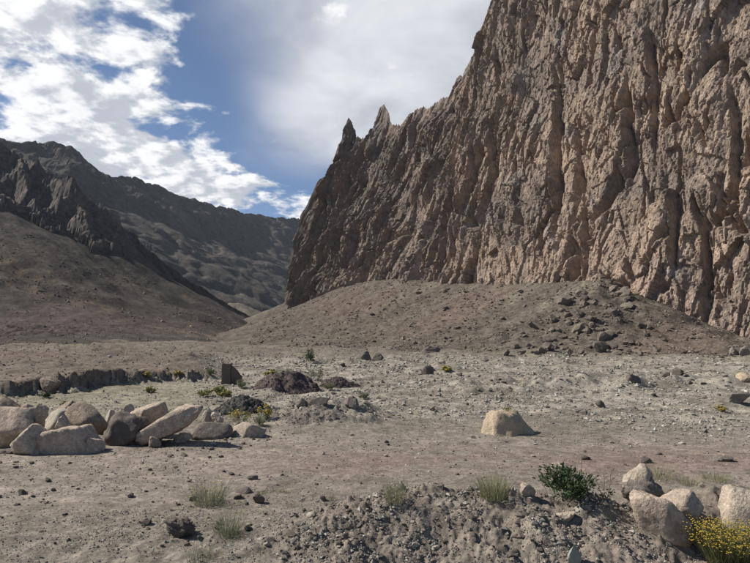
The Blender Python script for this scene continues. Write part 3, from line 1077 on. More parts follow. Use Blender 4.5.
def hit(px, py, surf=None):
    """where the direction of a pixel meets the ground or the scree"""
    px = np.atleast_1d(np.asarray(px, float))
    py = np.atleast_1d(np.asarray(py, float))
    x, y, z = ray(px, py)
    Y = np.geomspace(7, 430, 700)
    k = Y[None] / y[:, None]
    X = x[:, None] * k
    Z = z[:, None] * k + CAM_H
    YY = np.broadcast_to(Y[None], X.shape)
    G = np.maximum(ground_z(X, YY), scree_z(X, YY))
    below = Z < G
    i = np.where(below.any(1), below.argmax(1), 699)
    i = np.maximum(i, 1)
    a = np.arange(len(px))
    g0 = Z[a, i - 1] - G[a, i - 1]
    g1 = Z[a, i] - G[a, i]
    f = np.clip(g0 / np.maximum(g0 - g1, 1e-6), 0, 1)
    Yh = Y[i - 1] + f * (Y[i] - Y[i - 1])
    Xh = x * Yh / y
    return Xh, Yh, np.maximum(ground_z(Xh, Yh), scree_z(Xh, Yh))


def surf_z(x, y):
    return float(max(ground_z(np.array([x]), np.array([y]))[0], scree_z(np.array([x]), np.array([y]))[0]))


def boulder(box, gy, mat, seed, label, pre=(1, 1, 1), roll=0, yaw=0, depth=0.8, planes=15, soft=0.014, rough=0.075, extra=(), sub=4, lump=0.0,
            lift=False, name='boulder', cat='boulder', group=None, bury=0.22):
    x0, y0, x1, y1 = box
    xc = (x0 + x1) / 2
    hx, hy, hz = [float(a[0]) for a in hit(xc, gy)]
    w0 = (x1 - x0) / FPX * hy
    dp = depth * w0
    Yc = hy + dp * 0.42
    w = (x1 - x0) / FPX * Yc
    ptop = at(xc, y0, Yc)
    if lift:
        zb = float(at(xc, y1, Yc)[2])
    else:
        zb = surf_z(ptop[0], Yc) - bury * w
        zb = min(zb, hz - 0.03)
    h = float(ptop[2]) - zb
    P, F = rock_shape(seed, sub, planes, soft, rough, pre, roll, yaw, 0, extra, lump)
    P = P * np.array([w, dp, h])
    P[:, 2] += h / 2
    me = mesh_np(name, P, F, M[mat], smooth=sub > 3)
    o = link(name, me, None, (ptop[0], Yc, zb))
    return tag(o, label, cat, group)


G_LEFT = 'boulders heaped beside the track'
boulder((-2, 394, 27, 412), 428, 'brown', 1, 'low brown boulder behind the large boulder at the end of the heap', planes=8, roll=8)
boulder((-16, 406, 43, 450), 450, 'tan', 2, 'largest rounded tan boulder of the heap beside the track', planes=15, soft=0.02, roll=15, extra=((-0.3, -0.5, 0.8, 0.7),), depth=0.75)
boulder((11, 423, 46, 454), 455, 'pale', 3, 'pale pointed boulder with a bright sloping left face', pre=(1, 0.9, 0.9), planes=5, soft=0.04, extra=((-0.72, -0.25, 0.62, 0.52), (0.8, -0.55, 0.25, 0.6), (0.1, -0.95, 0.15, 0.62)), depth=0.85)
boulder((43, 425, 104, 454), 454, 'tan', 4, 'wide lumpy tan boulder with a flat top and dark front', pre=(1.3, 1, 0.8), planes=7, lump=0.08, extra=((-0.15, 0.0, 1, 0.5), (0.1, -1, 0.1, 0.6), (0.75, -0.1, 0.65, 0.62)), depth=0.6)
boulder((39, 408, 71, 430), 440, 'speckle', 5, 'speckled grey boulder wedged in the middle of the heap', planes=8, roll=-25, pre=(1.3, 1, 0.8), bury=0.0)
boulder((66, 401, 113, 435), 443, 'brown', 6, 'smooth egg shaped brown boulder leaning down over the lumpy one', pre=(1.6, 1, 0.85), roll=28, planes=13, soft=0.04, rough=0.05, depth=0.7, lift=True)
boulder((19, 403, 37, 414), 432, 'tan', 7, 'small tan boulder behind the heap next to the low brown one', planes=8)
boulder((34, 402, 51, 415), 431, 'pale', 8, 'small pale boulder in the back row of the heap', planes=9)
boulder((44, 400, 74, 420), 430, 'brown', 9, 'brown slanting boulder with a yellow green plant on top', pre=(1.5, 1, 0.7), roll=-24, planes=8)
boulder((104, 409, 119, 424), 432, 'speckle', 10, 'small grey boulder between the egg shaped and the dark boulders', planes=9)
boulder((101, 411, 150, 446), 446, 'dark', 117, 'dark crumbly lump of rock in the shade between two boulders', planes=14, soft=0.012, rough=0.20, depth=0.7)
boulder((131, 401, 171, 430), 438, 'tan', 12, 'tan boulder with a flat bright top behind the leaning slab', pre=(1.2, 1, 0.9), planes=6, extra=((-0.25, -0.1, 1, 0.5), (0.5, -0.8, -0.35, 0.6)), depth=0.8)
boulder((137, 404, 207, 446), 446, 'tan', 13, 'long tan slab leaning up to the right in the heap', pre=(2.1, 0.9, 0.75), roll=-33, planes=7, soft=0.03, rough=0.10, extra=((-0.1, -0.05, 1, 0.62), (0.1, -1, 0.1, 0.6), (1, 0.1, 0.3, 0.75)), depth=0.55, bury=0.03)
boulder((190, 422, 232, 440), 440, 'grey', 14, 'grey domed boulder at the foot of the leaning slab', pre=(1.4, 1, 0.9), planes=7, soft=0.08, depth=0.7)
boulder((229, 421, 267, 437), 437, 'pale', 15, 'flat pinkish tan boulder half buried beside the grey dome', planes=13, soft=0.03, rough=0.06, depth=0.8, bury=0.25)
boulder((202, 409, 213, 421), 426, 'pale', 16, 'small pale block behind the top of the leaning slab', planes=8, sub=3)
boulder((208, 412, 224, 423), 427, 'pale', 17, 'small whitish rock behind the grey domed boulder', planes=9, sub=3)
boulder((-6, 448, 19, 454), 454, 'grey', 18, 'thin flat slab of stone lying before the largest boulder', planes=10, sub=3)
boulder((481, 410, 535, 437), 437, 'sand', 19, 'sandy wedge shaped block standing alone at the track edge', planes=5, soft=0.012, rough=0.13, pre=(1.3, 0.9, 0.8),
        extra=((0.10, -0.08, 1, 0.42), (-0.85, -0.3, 0.45, 0.66), (0.58, -0.25, 0.78, 0.42), (-0.1, -0.9, 0.45, 0.52), (0.6, -0.75, 0.35, 0.50)), depth=0.6, bury=0.5, lump=0.07)
for i_, (bx, gy_, mt_, lab_) in enumerate([((86, 437, 104, 452), 453, 'tan', 'small tan rock leaning on the wide lumpy boulder'), ((118, 404, 136, 420), 434, 'pale', 'pale rock filling the gap behind the dark crumbly lump'),
                                          ((56, 414, 72, 430), 447, 'tan', 'tan rock squeezed between the speckled and egg shaped boulders'), ((28, 414, 46, 430), 448, 'brown', 'brown rock tucked behind the pale pointed boulder'),
                                          ((148, 436, 162, 446), 448, 'brown', 'little brown rock under the low end of the leaning slab'), ((176, 432, 192, 443), 443, 'pale', 'little pale rock between leaning slab and grey dome')]):
    boulder(bx, gy_, mt_, 110 + i_, lab_, sub=3)
# right-hand group on the berm
boulder((623, 463, 650, 487), 500, 'pale', 21, 'pale pointed boulder behind the crumbly grey rock on the berm', planes=6, pre=(1, 0.9, 1.1), extra=((-0.7, -0.2, 0.65, 0.6),), soft=0.05)
boulder((620, 474, 662, 500), 509, 'grey', 22, 'crumbly grey rock on top of the right-hand boulder group', planes=13, soft=0.02, rough=0.20, lump=0.08, sub=4, depth=0.8)
boulder((629, 493, 686, 547), 545, 'tan', 23, 'tan boulder on the berm front tilted downhill with a pale end', pre=(1.7, 1, 1.1), roll=38, planes=13, soft=0.025, rough=0.06, extra=((-0.9, -0.3, 0.3, 0.8), (0.1, -1, 0.15, 0.7), (0, 0.2, 1, 0.7)), depth=0.75)
boulder((659, 489, 700, 530), 528, 'tan', 24, 'blunt tan boulder between the tilted boulder and the big right one', planes=15, soft=0.02, roll=15, depth=0.85)
boulder((716, 486, 772, 540), 536, 'pale', 25, 'big smooth pale boulder beside the yellow flowering bush', planes=13, soft=0.04, rough=0.05, pre=(1.2, 1, 0.9), roll=-8, depth=0.8)
boulder((549, 463, 567, 480), 489, 'pale', 26, 'whitish stone showing behind the dark leafy bush', planes=7, sub=3)
boulder((520, 483, 535, 494), 497, 'pale', 27, 'pale stone on the berm crest left of the dark leafy bush', planes=8, sub=3, name='stone', cat='stone')
boulder((567, 544, 581, 568), 566, 'green', 28, 'greenish slate shard standing in the berm soil', planes=4, pre=(0.7, 0.35, 1.4), soft=0.02, extra=((-0.8, 0, 0.6, 0.5), (0.8, 0.1, 0.5, 0.45)), sub=3, name='shard', cat='rock', depth=0.5)
boulder((554, 511, 574, 521), 521, 'pale', 29, 'flat pale flake of rock on the berm front under the bush', planes=9, pre=(1.4, 1, 0.4), roll=-12, sub=3, name='stone', cat='stone')
boulder((164, 515, 195, 541), 540, 'dark', 30, 'black crumbly clod on the road shoulder', planes=14, soft=0.015, rough=0.34, lump=0.12, sub=5, name='clod', cat='clod', depth=0.9)
boulder((253, 493, 265, 504), 504, 'dark', 31, 'small dark angular stone beside the flowering tufts', planes=7, soft=0.02, sub=3, name='stone', cat='stone')
boulder((236, 487, 254, 494), 494, 'dark', 32, 'dark flat broken stone next to the strip of green weeds', planes=11, soft=0.02, rough=0.15, sub=3, name='stone', cat='stone')
boulder((248, 475, 258, 480), 480, 'grey', 33, 'small grey stone alone on the dirt above the tufts', planes=8, sub=3, name='stone', cat='stone')
boulder((139, 518, 148, 523), 523, 'brown', 34, 'small rusty stone left of the black clod', planes=8, sub=3, name='stone', cat='stone')
# middle distance
boulder((297, 399, 308, 407), 408, 'dark', 41, 'small dark block left of the larger dark block on the spoil heap', planes=9, soft=0.012, sub=3)
boulder((307, 397, 329, 407), 408, 'dark', 42, 'dark flat topped block on the spoil heap', planes=7, soft=0.012, pre=(1.5, 1, 0.8), sub=3)
boulder((343, 396, 359, 409), 409, 'grey', 43, 'grey faceted boulder with a bright left face past the spoil heap', planes=7, soft=0.012, extra=((-0.8, -0.3, 0.5, 0.5),), sub=3)
boulder((358, 351, 372, 360), 360, 'dark', 44, 'dark block left of the pair at the scree toe', planes=9, soft=0.012, sub=3)
boulder((370, 353, 384, 361), 361, 'dark', 45, 'dark block right of the pair at the scree toe', planes=9, soft=0.012, sub=3)
boulder((418, 346, 440, 353), 353, 'dark', 46, 'long dark outcrop block at the toe of the scree', planes=10, soft=0.012, sub=3)
boulder((421, 365, 434, 375), 375, 'dark', 47, 'dark boulder with a white fleck among the pale gravel', planes=9, soft=0.012, sub=3)
boulder((595, 400, 605, 408), 408, 'dark', 48, 'lone dark stone on the gravel behind the sandy block', planes=9, soft=0.012, sub=3)
boulder((724, 391, 748, 404), 404, 'grey', 49, 'long grey boulder lying on the gravel flat', planes=9, soft=0.015, pre=(1.6, 1, 0.8), sub=3)
boulder((737, 372, 758, 383), 383, 'sand', 50, 'sandy boulder on the gravel near the scree toe', planes=9, soft=0.015, sub=3)
boulder((671, 368, 684, 376), 376, 'dark', 51, 'dark stone at the end of a low gravel ridge', planes=9, soft=0.012, sub=3)
boulder((626, 374, 640, 383), 383, 'dark', 52, 'squat dark boulder on the gravel ridge', planes=9, soft=0.012, sub=3)
boulder((729, 347, 739, 355), 355, 'grey', 53, 'left one of two grey boulders under the cliff foot', planes=9, soft=0.012, sub=3)
boulder((738, 346, 750, 356), 356, 'grey', 54, 'right one of two grey boulders under the cliff foot', planes=9, soft=0.012, sub=3)
boulder((639, 456, 652, 463), 463, 'dark', 55, 'small dark stone lying on the track behind the boulder group', planes=9, soft=0.012, sub=3, name='stone', cat='stone')
boulder((581, 455, 590, 460), 460, 'dark', 56, 'small dark stone on the track behind the leafy bush', planes=9, soft=0.012, sub=3, name='stone', cat='stone')
boulder((710, 455, 732, 462), 462, 'grey', 57, 'low grey stone on the track with pebbles beside it', planes=9, soft=0.05, sub=3, name='stone', cat='stone')
boulder((38, 376, 60, 394), 394, 'brown', 58, 'brown block fallen from the face of the cut bank', planes=9, soft=0.05, rough=0.12, sub=3)


# scattered rocks: one mesh pool, each rock its own object
POOL = {}


def pool(mat, n, seed, planes=8, soft=0.03, sub=2):
    out = []
    for k in range(n):
        P, F = rock_shape(seed + k, sub, planes, 0.012, 0.07, pre=(1, 0.55 + 0.4 * ((k * 37 % 10) / 10), 0.45 + 0.35 * ((k * 53 % 10) / 10)), roll=(k * 71 % 40) - 20)
        out.append(mesh_np('rock', P, F, M[mat], smooth=False))
    return out


def strew(px, py, wpx, meshes, name, label, cat, group, hr=(0.38, 0.75), sink=0.22, seed=0):
    rs = np.random.default_rng(seed)
    X, Y, Z = hit(px, py)
    q = np.quantile(wpx, [0.35, 0.75])
    for k in range(len(X)):
        me = meshes[rs.integers(len(meshes))]
        o = bpy.data.objects.new(name, me)
        w = wpx[k] / FPX * Y[k]
        h = w * rs.uniform(*hr)
        size = ('small', 'mid sized', 'large')[int(wpx[k] > q[0]) + int(wpx[k] > q[1])]
        form = 'flat' if h / w < hr[0] + 0.4 * (hr[1] - hr[0]) else 'chunky'
        lab = f"{size} {form} {TONE[me.materials[0].name]} {label}"
        o.scale = (w, w * rs.uniform(0.7, 1.1), h)
        o.rotation_euler = (rs.uniform(-0.3, 0.3), rs.uniform(-0.3, 0.3), rs.uniform(0, 6.28))
        o.location = (X[k], Y[k] + 0.3 * w, Z[k] + h * (0.5 - sink))
        COL.objects.link(o)
        tag(o, lab, cat, group)


TONE = {'scree_rock': 'brown', 'dark_rock': 'dark', 'grey_rock': 'grey', 'speckled_granite': 'pale'}


def in_poly(x, y, poly):
    c = np.zeros(len(x), bool)
    j = len(poly) - 1
    for i in range(len(poly)):
        xi, yi = poly[i]
        xj, yj = poly[j]
        c ^= ((yi > y) != (yj > y)) & (x < (xj - xi) * (y - yi) / (yj - yi + 1e-9) + xi)
        j = i
    return c


def sample(poly, n, seed, clump=0.0):
    rs = np.random.default_rng(seed)
    p = np.array(poly, float)
    xs, ys = [], []
    tot = 0
    while tot < n:
        x = rs.uniform(p[:, 0].min(), p[:, 0].max(), 4000)
        y = rs.uniform(p[:, 1].min(), p[:, 1].max(), 4000)
        k = in_poly(x, y, poly)
        if clump:
            k &= (fbm(x / 22, y / 12, 2, seed + 3) + rs.normal(0, 0.25, 4000)) > clump
        xs.append(x[k])
        ys.append(y[k])
        tot += k.sum()
    return np.concatenate(xs)[:n], np.concatenate(ys)[:n]


pr = pool('screerock', 9, 700, 7, 0.02)
pdark = pool('dark', 5, 730, 7, 0.02)
rs = np.random.default_rng(5)
px, py = sample([(508, 352), (545, 318), (568, 300), (590, 287), (622, 284), (640, 305), (655, 335), (660, 356), (500, 357)], 230, 3, -0.05)
strew(px, py, np.clip(rs.lognormal(1.55, 0.55, 230), 2.8, 17), pr + pdark, 'scree_rock', 'rock in the block pile on the debris cone', 'rock', 'blocks piled on the debris cone below the cliff', hr=(0.5, 1.0), sink=0.15, seed=31)
px, py = sample([(330, 335), (350, 300), (430, 288), (520, 290), (560, 300), (510, 350), (400, 349)], 130, 4)
strew(px, py, np.clip(rs.lognormal(1.2, 0.42, 130), 2.2, 10), pr + pdark[:3], 'scree_rock', 'rock on the open scree left of the block pile', 'rock', 'rocks strewn on the open scree', seed=32)
px, py = sample([(640, 312), (690, 330), (748, 352), (748, 360), (650, 360)], 38, 6)
strew(px, py, np.clip(rs.lognormal(1.2, 0.4, 38), 2.2, 9), pr, 'scree_rock', 'rock on the lower scree right of the block pile', 'rock', 'rocks strewn on the lower scree', seed=33)
pg = pool('grey', 6, 760, 8, 0.03)
pp = pool('speckle', 4, 780, 8, 0.03)
px, py = sample([(330, 352), (748, 362), (748, 414), (540, 416), (400, 400), (290, 392)], 110, 7, -0.1)
strew(px, py, np.clip(rs.lognormal(1.25, 0.45, 110), 2.4, 10), pg + pp + pdark, 'gravel_stone', 'stone standing out of the river gravel beyond the track', 'stone', 'larger stones of the river gravel', seed=34)
px, py = sample([(240, 505), (330, 497), (480, 497), (600, 505), (625, 560), (250, 560)], 105, 8, -0.1)
strew(px, py, np.clip(rs.lognormal(1.75, 0.38, 105), 3.5, 13), pg + pp + pdark, 'soil_stone', 'stone sticking out of the berm soil', 'stone', 'stones in the berm soil', seed=35)
px, py = sample([(0, 462), (240, 446), (240, 505), (230, 560), (0, 560)], 65, 9)
strew(px, py, np.clip(rs.lognormal(1.35, 0.42, 65), 2.4, 9), pg + pdark + pp[:1], 'pebble', 'pebble on the bare dirt before the boulder heap', 'pebble', 'pebbles on the dirt before the boulder heap', seed=36)
px, py = sample([(250, 430), (480, 438), (740, 442), (740, 486), (560, 470), (260, 490)], 55, 10)
strew(px, py, np.clip(rs.lognormal(1.1, 0.4, 55), 2.0, 7), pg + pdark[:2] + pp, 'pebble', 'pebble on the smooth dirt track', 'pebble', 'pebbles on the track', seed=37)
px, py = sample([(150, 441), (270, 428), (300, 436), (240, 450), (150, 452)], 45, 12)
strew(px, py, np.clip(rs.lognormal(1.3, 0.35, 45), 2.4, 7), pg + pp, 'pebble', 'broken stone along the foot of the boulder heap', 'pebble', 'broken stones along the foot of the boulder heap', seed=38)


# ------------------------------------------------------------------ gravel nobody could count
def gravel(name, label, n, r0, r1, a0, a1, size, seed, dens=None, power=1.0, sink=0.3, surf='both', cols=None, tri=8):
    rs = np.random.default_rng(seed)
    u = rs.uniform(0, 1, n * 3)
    r = (r0 ** (1 - power) + u * (r1 ** (1 - power) - r0 ** (1 - power))) ** (1 / (1 - power)) if power != 1 else r0 * (r1 / r0) ** u
    a = np.radians(rs.uniform(a0, a1, n * 3))
    x, y = r * np.sin(a), r * np.cos(a)
    if dens is not None:
        k = rs.uniform(0, 1, n * 3) < dens(x, y)
        x, y, r = x[k], y[k], r[k]
    x, y, r = x[:n], y[:n], r[:n]
    n = len(x)
    g, s = ground_z(x, y), scree_z(x, y)
    z = np.maximum(g, s) if surf == 'both' else g
    sz = size(r, rs, n)
    V0, F0 = ICO[1] if tri == 20 else (np.array([[1, 0, 0], [-1, 0, 0], [0, 1, 0], [0, -1, 0], [0, 0, 1], [0, 0, -1]], float),
                                       np.array([[0, 2, 4], [2, 1, 4], [1, 3, 4], [3, 0, 4], [2, 0, 5], [1, 2, 5], [3, 1, 5], [0, 3, 5]]))
    m = len(V0)
    V = V0[None] * rs.uniform(0.55, 1.15, (n, m, 1)) + rs.normal(0, 0.08, (n, m, 3))
    sc = np.stack([sz * rs.uniform(0.7, 1.2, n), sz * rs.uniform(0.6, 1.1, n), sz * rs.uniform(0.4, 0.8, n)], -1) * 0.5
    V = V * sc[:, None]
    t = rs.uniform(0, 6.283, n)
    ti = rs.normal(0, 0.25, n)
    vx = V[:, :, 0] * np.cos(ti)[:, None] + V[:, :, 2] * np.sin(ti)[:, None]
    vz = -V[:, :, 0] * np.sin(ti)[:, None] + V[:, :, 2] * np.cos(ti)[:, None]
    ca, sa_ = np.cos(t)[:, None], np.sin(t)[:, None]
    W = np.stack([vx * ca - V[:, :, 1] * sa_ + x[:, None], vx * sa_ + V[:, :, 1] * ca + y[:, None], vz + (z + sc[:, 2] * (1 - 2 * sink))[:, None]], -1)
    F = F0[None] + (np.arange(n) * m)[:, None, None]
    pal = np.array(cols if cols else [(0.27, 0.25, 0.215), (0.21, 0.18, 0.15), (0.36, 0.335, 0.285), (0.13, 0.115, 0.10), (0.24, 0.185, 0.15), (0.23, 0.23, 0.20)])
    C = pal[rs.integers(0, len(pal), n)] * rs.uniform(0.8, 1.2, (n, 1))
    C = np.repeat(C, m, 0)
    me = mesh_np(name, W.reshape(-1, 3), F.reshape(-1, 3), M['stones'], C, smooth=False)
    return tag(link(name, me), label, 'gravel', kind='stuff')


def d_plain(x, y):
    az = x / np.maximum(y, 1)
    t, d, fade = terrace(x, y)
    road = np.exp(-((y - 18.5) / 4.0) ** 2) * sstep(az, -0.5, -0.1)
    n = fbm(x / 4, y / 3, 3, 801)
    gv = sstep(y, 26, 32)
    return np.clip((0.42 + 0.5 * n) * (1 - 0.75 * road) + gv * 0.35, 0.05, 1) * (1 - 0.6 * fade * gv * (1 - sstep(d, -0.5, 1)))


gravel('gravel', 'small stones covering the flat valley floor', 26000, 9, 190, -36, 36, lambda r, s, n: np.clip(0.0024 * r * s.lognormal(0, 0.45, n), 0.018, 0.6), 901, d_plain, 1.15)
gravel('river_gravel', 'pale heaped river gravel beyond the dirt track', 9000, 27, 110, -16, 36,
       lambda r, s, n: np.clip(0.0036 * r * s.lognormal(0, 0.5, n), 0.04, 0.7), 902, lambda x, y: np.clip(0.35 + fbm(x / 6, y / 5, 3, 803), 0.05, 1), 1.2,
       cols=[(0.32, 0.305, 0.26), (0.27, 0.26, 0.215), (0.40, 0.38, 0.325), (0.18, 0.165, 0.14), (0.25, 0.215, 0.175)], tri=8)
gravel('scree_debris', 'small debris covering the scree slope', 15000, 85, 400, -12, 36,
       lambda r, s, n: np.clip(0.0024 * r * s.lognormal(0, 0.55, n), 0.1, 1.6), 903, lambda x, y: (scree_z(x, y) > ground_z(x, y) - 0.3) * np.clip(0.45 + 0.8 * fbm(x / 14, y / 14, 3, 804), 0.08, 1), 1.3,
       cols=[(0.14, 0.115, 0.09), (0.19, 0.16, 0.12), (0.10, 0.082, 0.068), (0.25, 0.21, 0.165), (0.08, 0.068, 0.058)], tri=8)
gravel('berm_gravel', 'small stones and crumbs in the loose berm soil', 21000, 9.6, 13.6, -12, 36,
       lambda r, s, n: np.clip(0.034 * s.lognormal(0, 0.6, n), 0.012, 0.2), 904, lambda x, y: sstep(x, -2.6, -0.6) * np.clip(0.5 + fbm(x / 0.9, y / 0.9, 3, 805), 0.05, 1), 0.5)
gravel('fine_gravel', 'fine scattered stones of the dirt track and its edges', 17000, 13, 45, -36, 36, lambda r, s, n: np.clip(0.0019 * r * s.lognormal(0, 0.4, n), 0.018, 0.2), 906,
       lambda x, y: np.clip(0.4 + 0.7 * fbm(x / 3, y / 1.6, 4, 807), 0.03, 1), 1.0)
gravel('bank_rubble', 'rubble along the foot of the cut bank', 2600, 34, 62, -34, -13, lambda r, s, n: np.clip(0.13 * s.lognormal(0, 0.55, n), 0.05, 0.7), 907,
       lambda x, y: np.exp(-((terrace(x, y)[1] + 0.4) / 1.3) ** 2) * terrace(x, y)[2], 1.0, cols=[(0.16, 0.13, 0.105), (0.12, 0.10, 0.08), (0.22, 0.185, 0.15), (0.28, 0.24, 0.20)])
gravel('shoulder_gravel', 'fine stones on the dirt shoulder', 9000, 9.4, 15, -36, -3,
       lambda r, s, n: np.clip(0.022 * s.lognormal(0, 0.55, n), 0.012, 0.12), 905, lambda x, y: np.clip(0.35 + fbm(x / 1.5, y / 0.8, 3, 806), 0.05, 1), 0.8)


def dots(P, size, seed, squash=0.6):
    rs = np.random.default_rng(seed)
    V0 = np.array([[1, 0, 0], [-1, 0, 0], [0, 1, 0], [0, -1, 0], [0, 0, 1], [0, 0, -1]], float)
    F0 = np.array([[0, 2, 4], [2, 1, 4], [1, 3, 4], [3, 0, 4], [2, 0, 5], [1, 2, 5], [3, 1, 5], [0, 3, 5]])
    n = len(P)
    V = V0[None] * rs.uniform(0.6, 1.2, (n, 6, 1)) * (size * rs.uniform(0.6, 1.4, (n, 1, 1))) * np.array([1, 1, squash]) + P[:, None]
    F = F0[None] + (np.arange(n) * 6)[:, None, None]
    return V.reshape(-1, 3), F.reshape(-1, 3)


# ------------------------------------------------------------------ heaps and the old abutment
def heap(name, label, cat, x0, x1, ytop, gy, mat, seed, depth=0.8, skew=0.0, flat=0.0):
    xc = (x0 + x1) / 2
    hx, hy, hz = [float(a[0]) for a in hit(xc, gy)]
    w = (x1 - x0) / FPX * hy
    dp = w * depth
    Yc = hy + dp * 0.35
    top = at(xc, ytop, Yc)
    gz = surf_z(top[0], Yc)
    h = float(top[2]) - gz
    u, v = np.meshgrid(np.linspace(-1.15, 1.15, 120), np.linspace(-1.15, 1.15, 90))
    rr_ = np.hypot(u - skew * (1 - np.abs(u)), v)
    pr_ = np.clip(1 - rr_ + 0.18 * fbm(u * 2.2 + seed, v * 2.2, 4, seed), -0.35, 1)
    pr_ = np.where(pr_ > 0, np.minimum(pr_ / max(1 - flat, 0.3), 1) ** 0.85, pr_)
    X = u * w / 2
    Y = v * dp / 2
    z = h * (pr_ + 0.05 * fbm(u * 9, v * 9, 4, seed + 4)) - 0.12
    G = ground_z(X + top[0], Y + Yc) - gz
    V = np.stack([X, Y, z + np.minimum(G, 0.3)], -1).reshape(-1, 3)
    F = grid_faces(90, 120)
    F = F[(pr_ > -0.3).ravel()[F].all(1)]
    used = np.unique(F)
    mp = np.full(len(V), -1)
    mp[used] = np.arange(len(used))
    o = link(name, mesh_np(name, V[used], mp[F], M[mat]), None, (top[0], Yc, gz))
    rs = np.random.default_rng(seed + 50)
    zz = (z + np.minimum(G, 0.3)).ravel()
    ok = np.flatnonzero((pr_ > 0.02).ravel())
    k = rs.choice(ok, 520)
    P = np.stack([X.ravel()[k] + rs.normal(0, 0.02, 520), Y.ravel()[k] + rs.normal(0, 0.02, 520), zz[k]], -1)
    V, F = dots(P, w * 0.011, seed + 51, 0.7)
    tag(link('heap_stones', mesh_np('heap_stones', V, F, M[mat], smooth=False), o), kind='stuff')
    return tag(o, label, cat)


heap('soil_heap', 'purple brown soil heap with shrubs along its crest', 'heap', 246, 326, 371, 393, 'purple', 11, 0.75, 0.1, 0.2)
heap('soil_heap', 'dark low soil heap right of the purple heap', 'heap', 318, 364, 376, 388, 'purple', 15, 0.7, -0.2, 0.2)
heap('gravel_heap', 'dark grey gravel heap behind the pale half buried boulder', 'heap', 206, 278, 393, 413, 'blackgravel', 13, 0.75, 0.05, 0.12)
heap('soil_heap', 'low heap of broken grey soil right of the half buried boulder', 'heap', 268, 352, 407, 424, 'grey', 17, 0.7, 0.1, 0.1)


def prism(pts, y0, y1):
    """extrude an (x,z) outline along y"""
    n = len(pts)
    V = [(a, y0, b) for a, b in pts] + [(a, y1, b) for a, b in pts]
    bm = bmesh.new()
    vs = [bm.verts.new(v) for v in V]
    bm.faces.new(vs[:n])
    bm.faces.new(list(reversed(vs[n:])))
    for i in range(n):
        j = (i + 1) % n
        bm.faces.new([vs[i], vs[i + n], vs[j + n], vs[j]])
    bmesh.ops.recalc_face_normals(bm, faces=bm.faces)
    bmesh.ops.bevel(bm, geom=list(bm.edges), offset=0.03, segments=2, affect='EDGES')
    bmesh.ops.subdivide_edges(bm, edges=list(bm.edges), cuts=5, use_grid_fill=True)
    bmesh.ops.triangulate(bm, faces=bm.faces)
    P = np.array([v.co[:] for v in bm.verts])
    q = n3(P, 2.2, 8) * 0.05 + n3(P, 6.0, 9) * 0.025
    for v, a in zip(bm.verts, q):
        v.co.x += a
        v.co.z += a * 0.8
    return bm


def bm_obj(name, bm, mat, parent=None):
    me = bpy.data.meshes.new(name)
    bm.to_mesh(me)
    bm.free()
    me.materials.append(M[mat])
    return link(name, me, parent)


hx, hy, hz = [float(a[0]) for a in hit(226, 384)]
ab = link('abutment', None, None, (hx, hy, hz - 0.25))
tag(ab, 'weathered dark concrete abutment with a sloping wing by the cut bank', 'abutment')
s_ = hy / FPX
bm_obj('wall_block', prism([(-4.5 * s_, 0), (4 * s_, 0), (4 * s_, 19.5 * s_ + 0.25), (-4.5 * s_, 20 * s_ + 0.25)], 0.0, 1.3), 'concrete', ab).rotation_euler = (0, 0, R(10))
bm_obj('wing', prism([(4.0 * s_, 0), (15 * s_, 0), (14.5 * s_, 6.5 * s_ + 0.25), (4.0 * s_, 18.6 * s_ + 0.25)], 0.12, 0.75), 'concrete', ab).rotation_euler = (0, 0, R(10))


# ------------------------------------------------------------------ plants
def blades(n, spread, h, seed, width=0.006, lean=0.5, curve=0.35, seg=3):
    rs = np.random.default_rng(seed)
    V, F = [], []
    tips = []
    for k in range(n):
        a = rs.uniform(0, 6.283)
        r0 = spread * 0.45 * math.sqrt(rs.uniform(0, 1))
        bx, by = r0 * math.cos(a), r0 * math.sin(a)
        ln = lean * (0.25 + rs.uniform(0, 1)) * (0.4 + r0 / (spread * 0.45 + 1e-6))
        a2 = a + rs.normal(0, 0.6)
        L = h * rs.uniform(0.55, 1.05)
        w = width * rs.uniform(0.7, 1.3)
        fa = rs.uniform(0, 6.283)
        wx, wy = math.cos(fa) * w, math.sin(fa) * w
        i0 = len(V)
        for s in range(seg + 1):
            t = s / seg
            o = L * (ln * t * 0.6 + curve * ln * t * t)
            x, y, z = bx + math.cos(a2) * o, by + math.sin(a2) * o, L * t * (1 - 0.15 * ln * t) - 0.02
            q = 1 - 0.8 * t
            V += [(x - wx * q, y - wy * q, z), (x + wx * q, y + wy * q, z)]
        tips.append((x, y, z))
        for s in range(seg):
            F.append((i0 + 2 * s, i0 + 2 * s + 1, i0 + 2 * s + 3, i0 + 2 * s + 2))
    return np.array(V), np.array(F), np.array(tips)


def leaves(P, D, size, seed, ratio=0.45):
    """folded pointed leaves at P pointing along D"""
    rs = np.random.default_rng(seed)
    V, F = [], []
    for p, d in zip(P, D):
        d = Vector(d).normalized()
        L = size * rs.uniform(0.6, 1.3)
        u = d.cross(Vector(rs.normal(size=3)))
        u.normalize()
        nrm = d.cross(u)
        p = Vector(p)
        i = len(V)
        W = L * ratio
        V += [p[:], (p + d * L * 0.45 + u * W * 0.5 + nrm * L * 0.12)[:], (p + d * L - nrm * L * 0.1)[:], (p + d * L * 0.45 - u * W * 0.5 + nrm * L * 0.12)[:], (p + d * L * 0.5)[:]]
        F += [(i, i + 1, i + 4), (i + 1, i + 2, i + 4), (i, i + 4, i + 3), (i + 4, i + 2, i + 3)]
    return np.array(V), np.array(F)


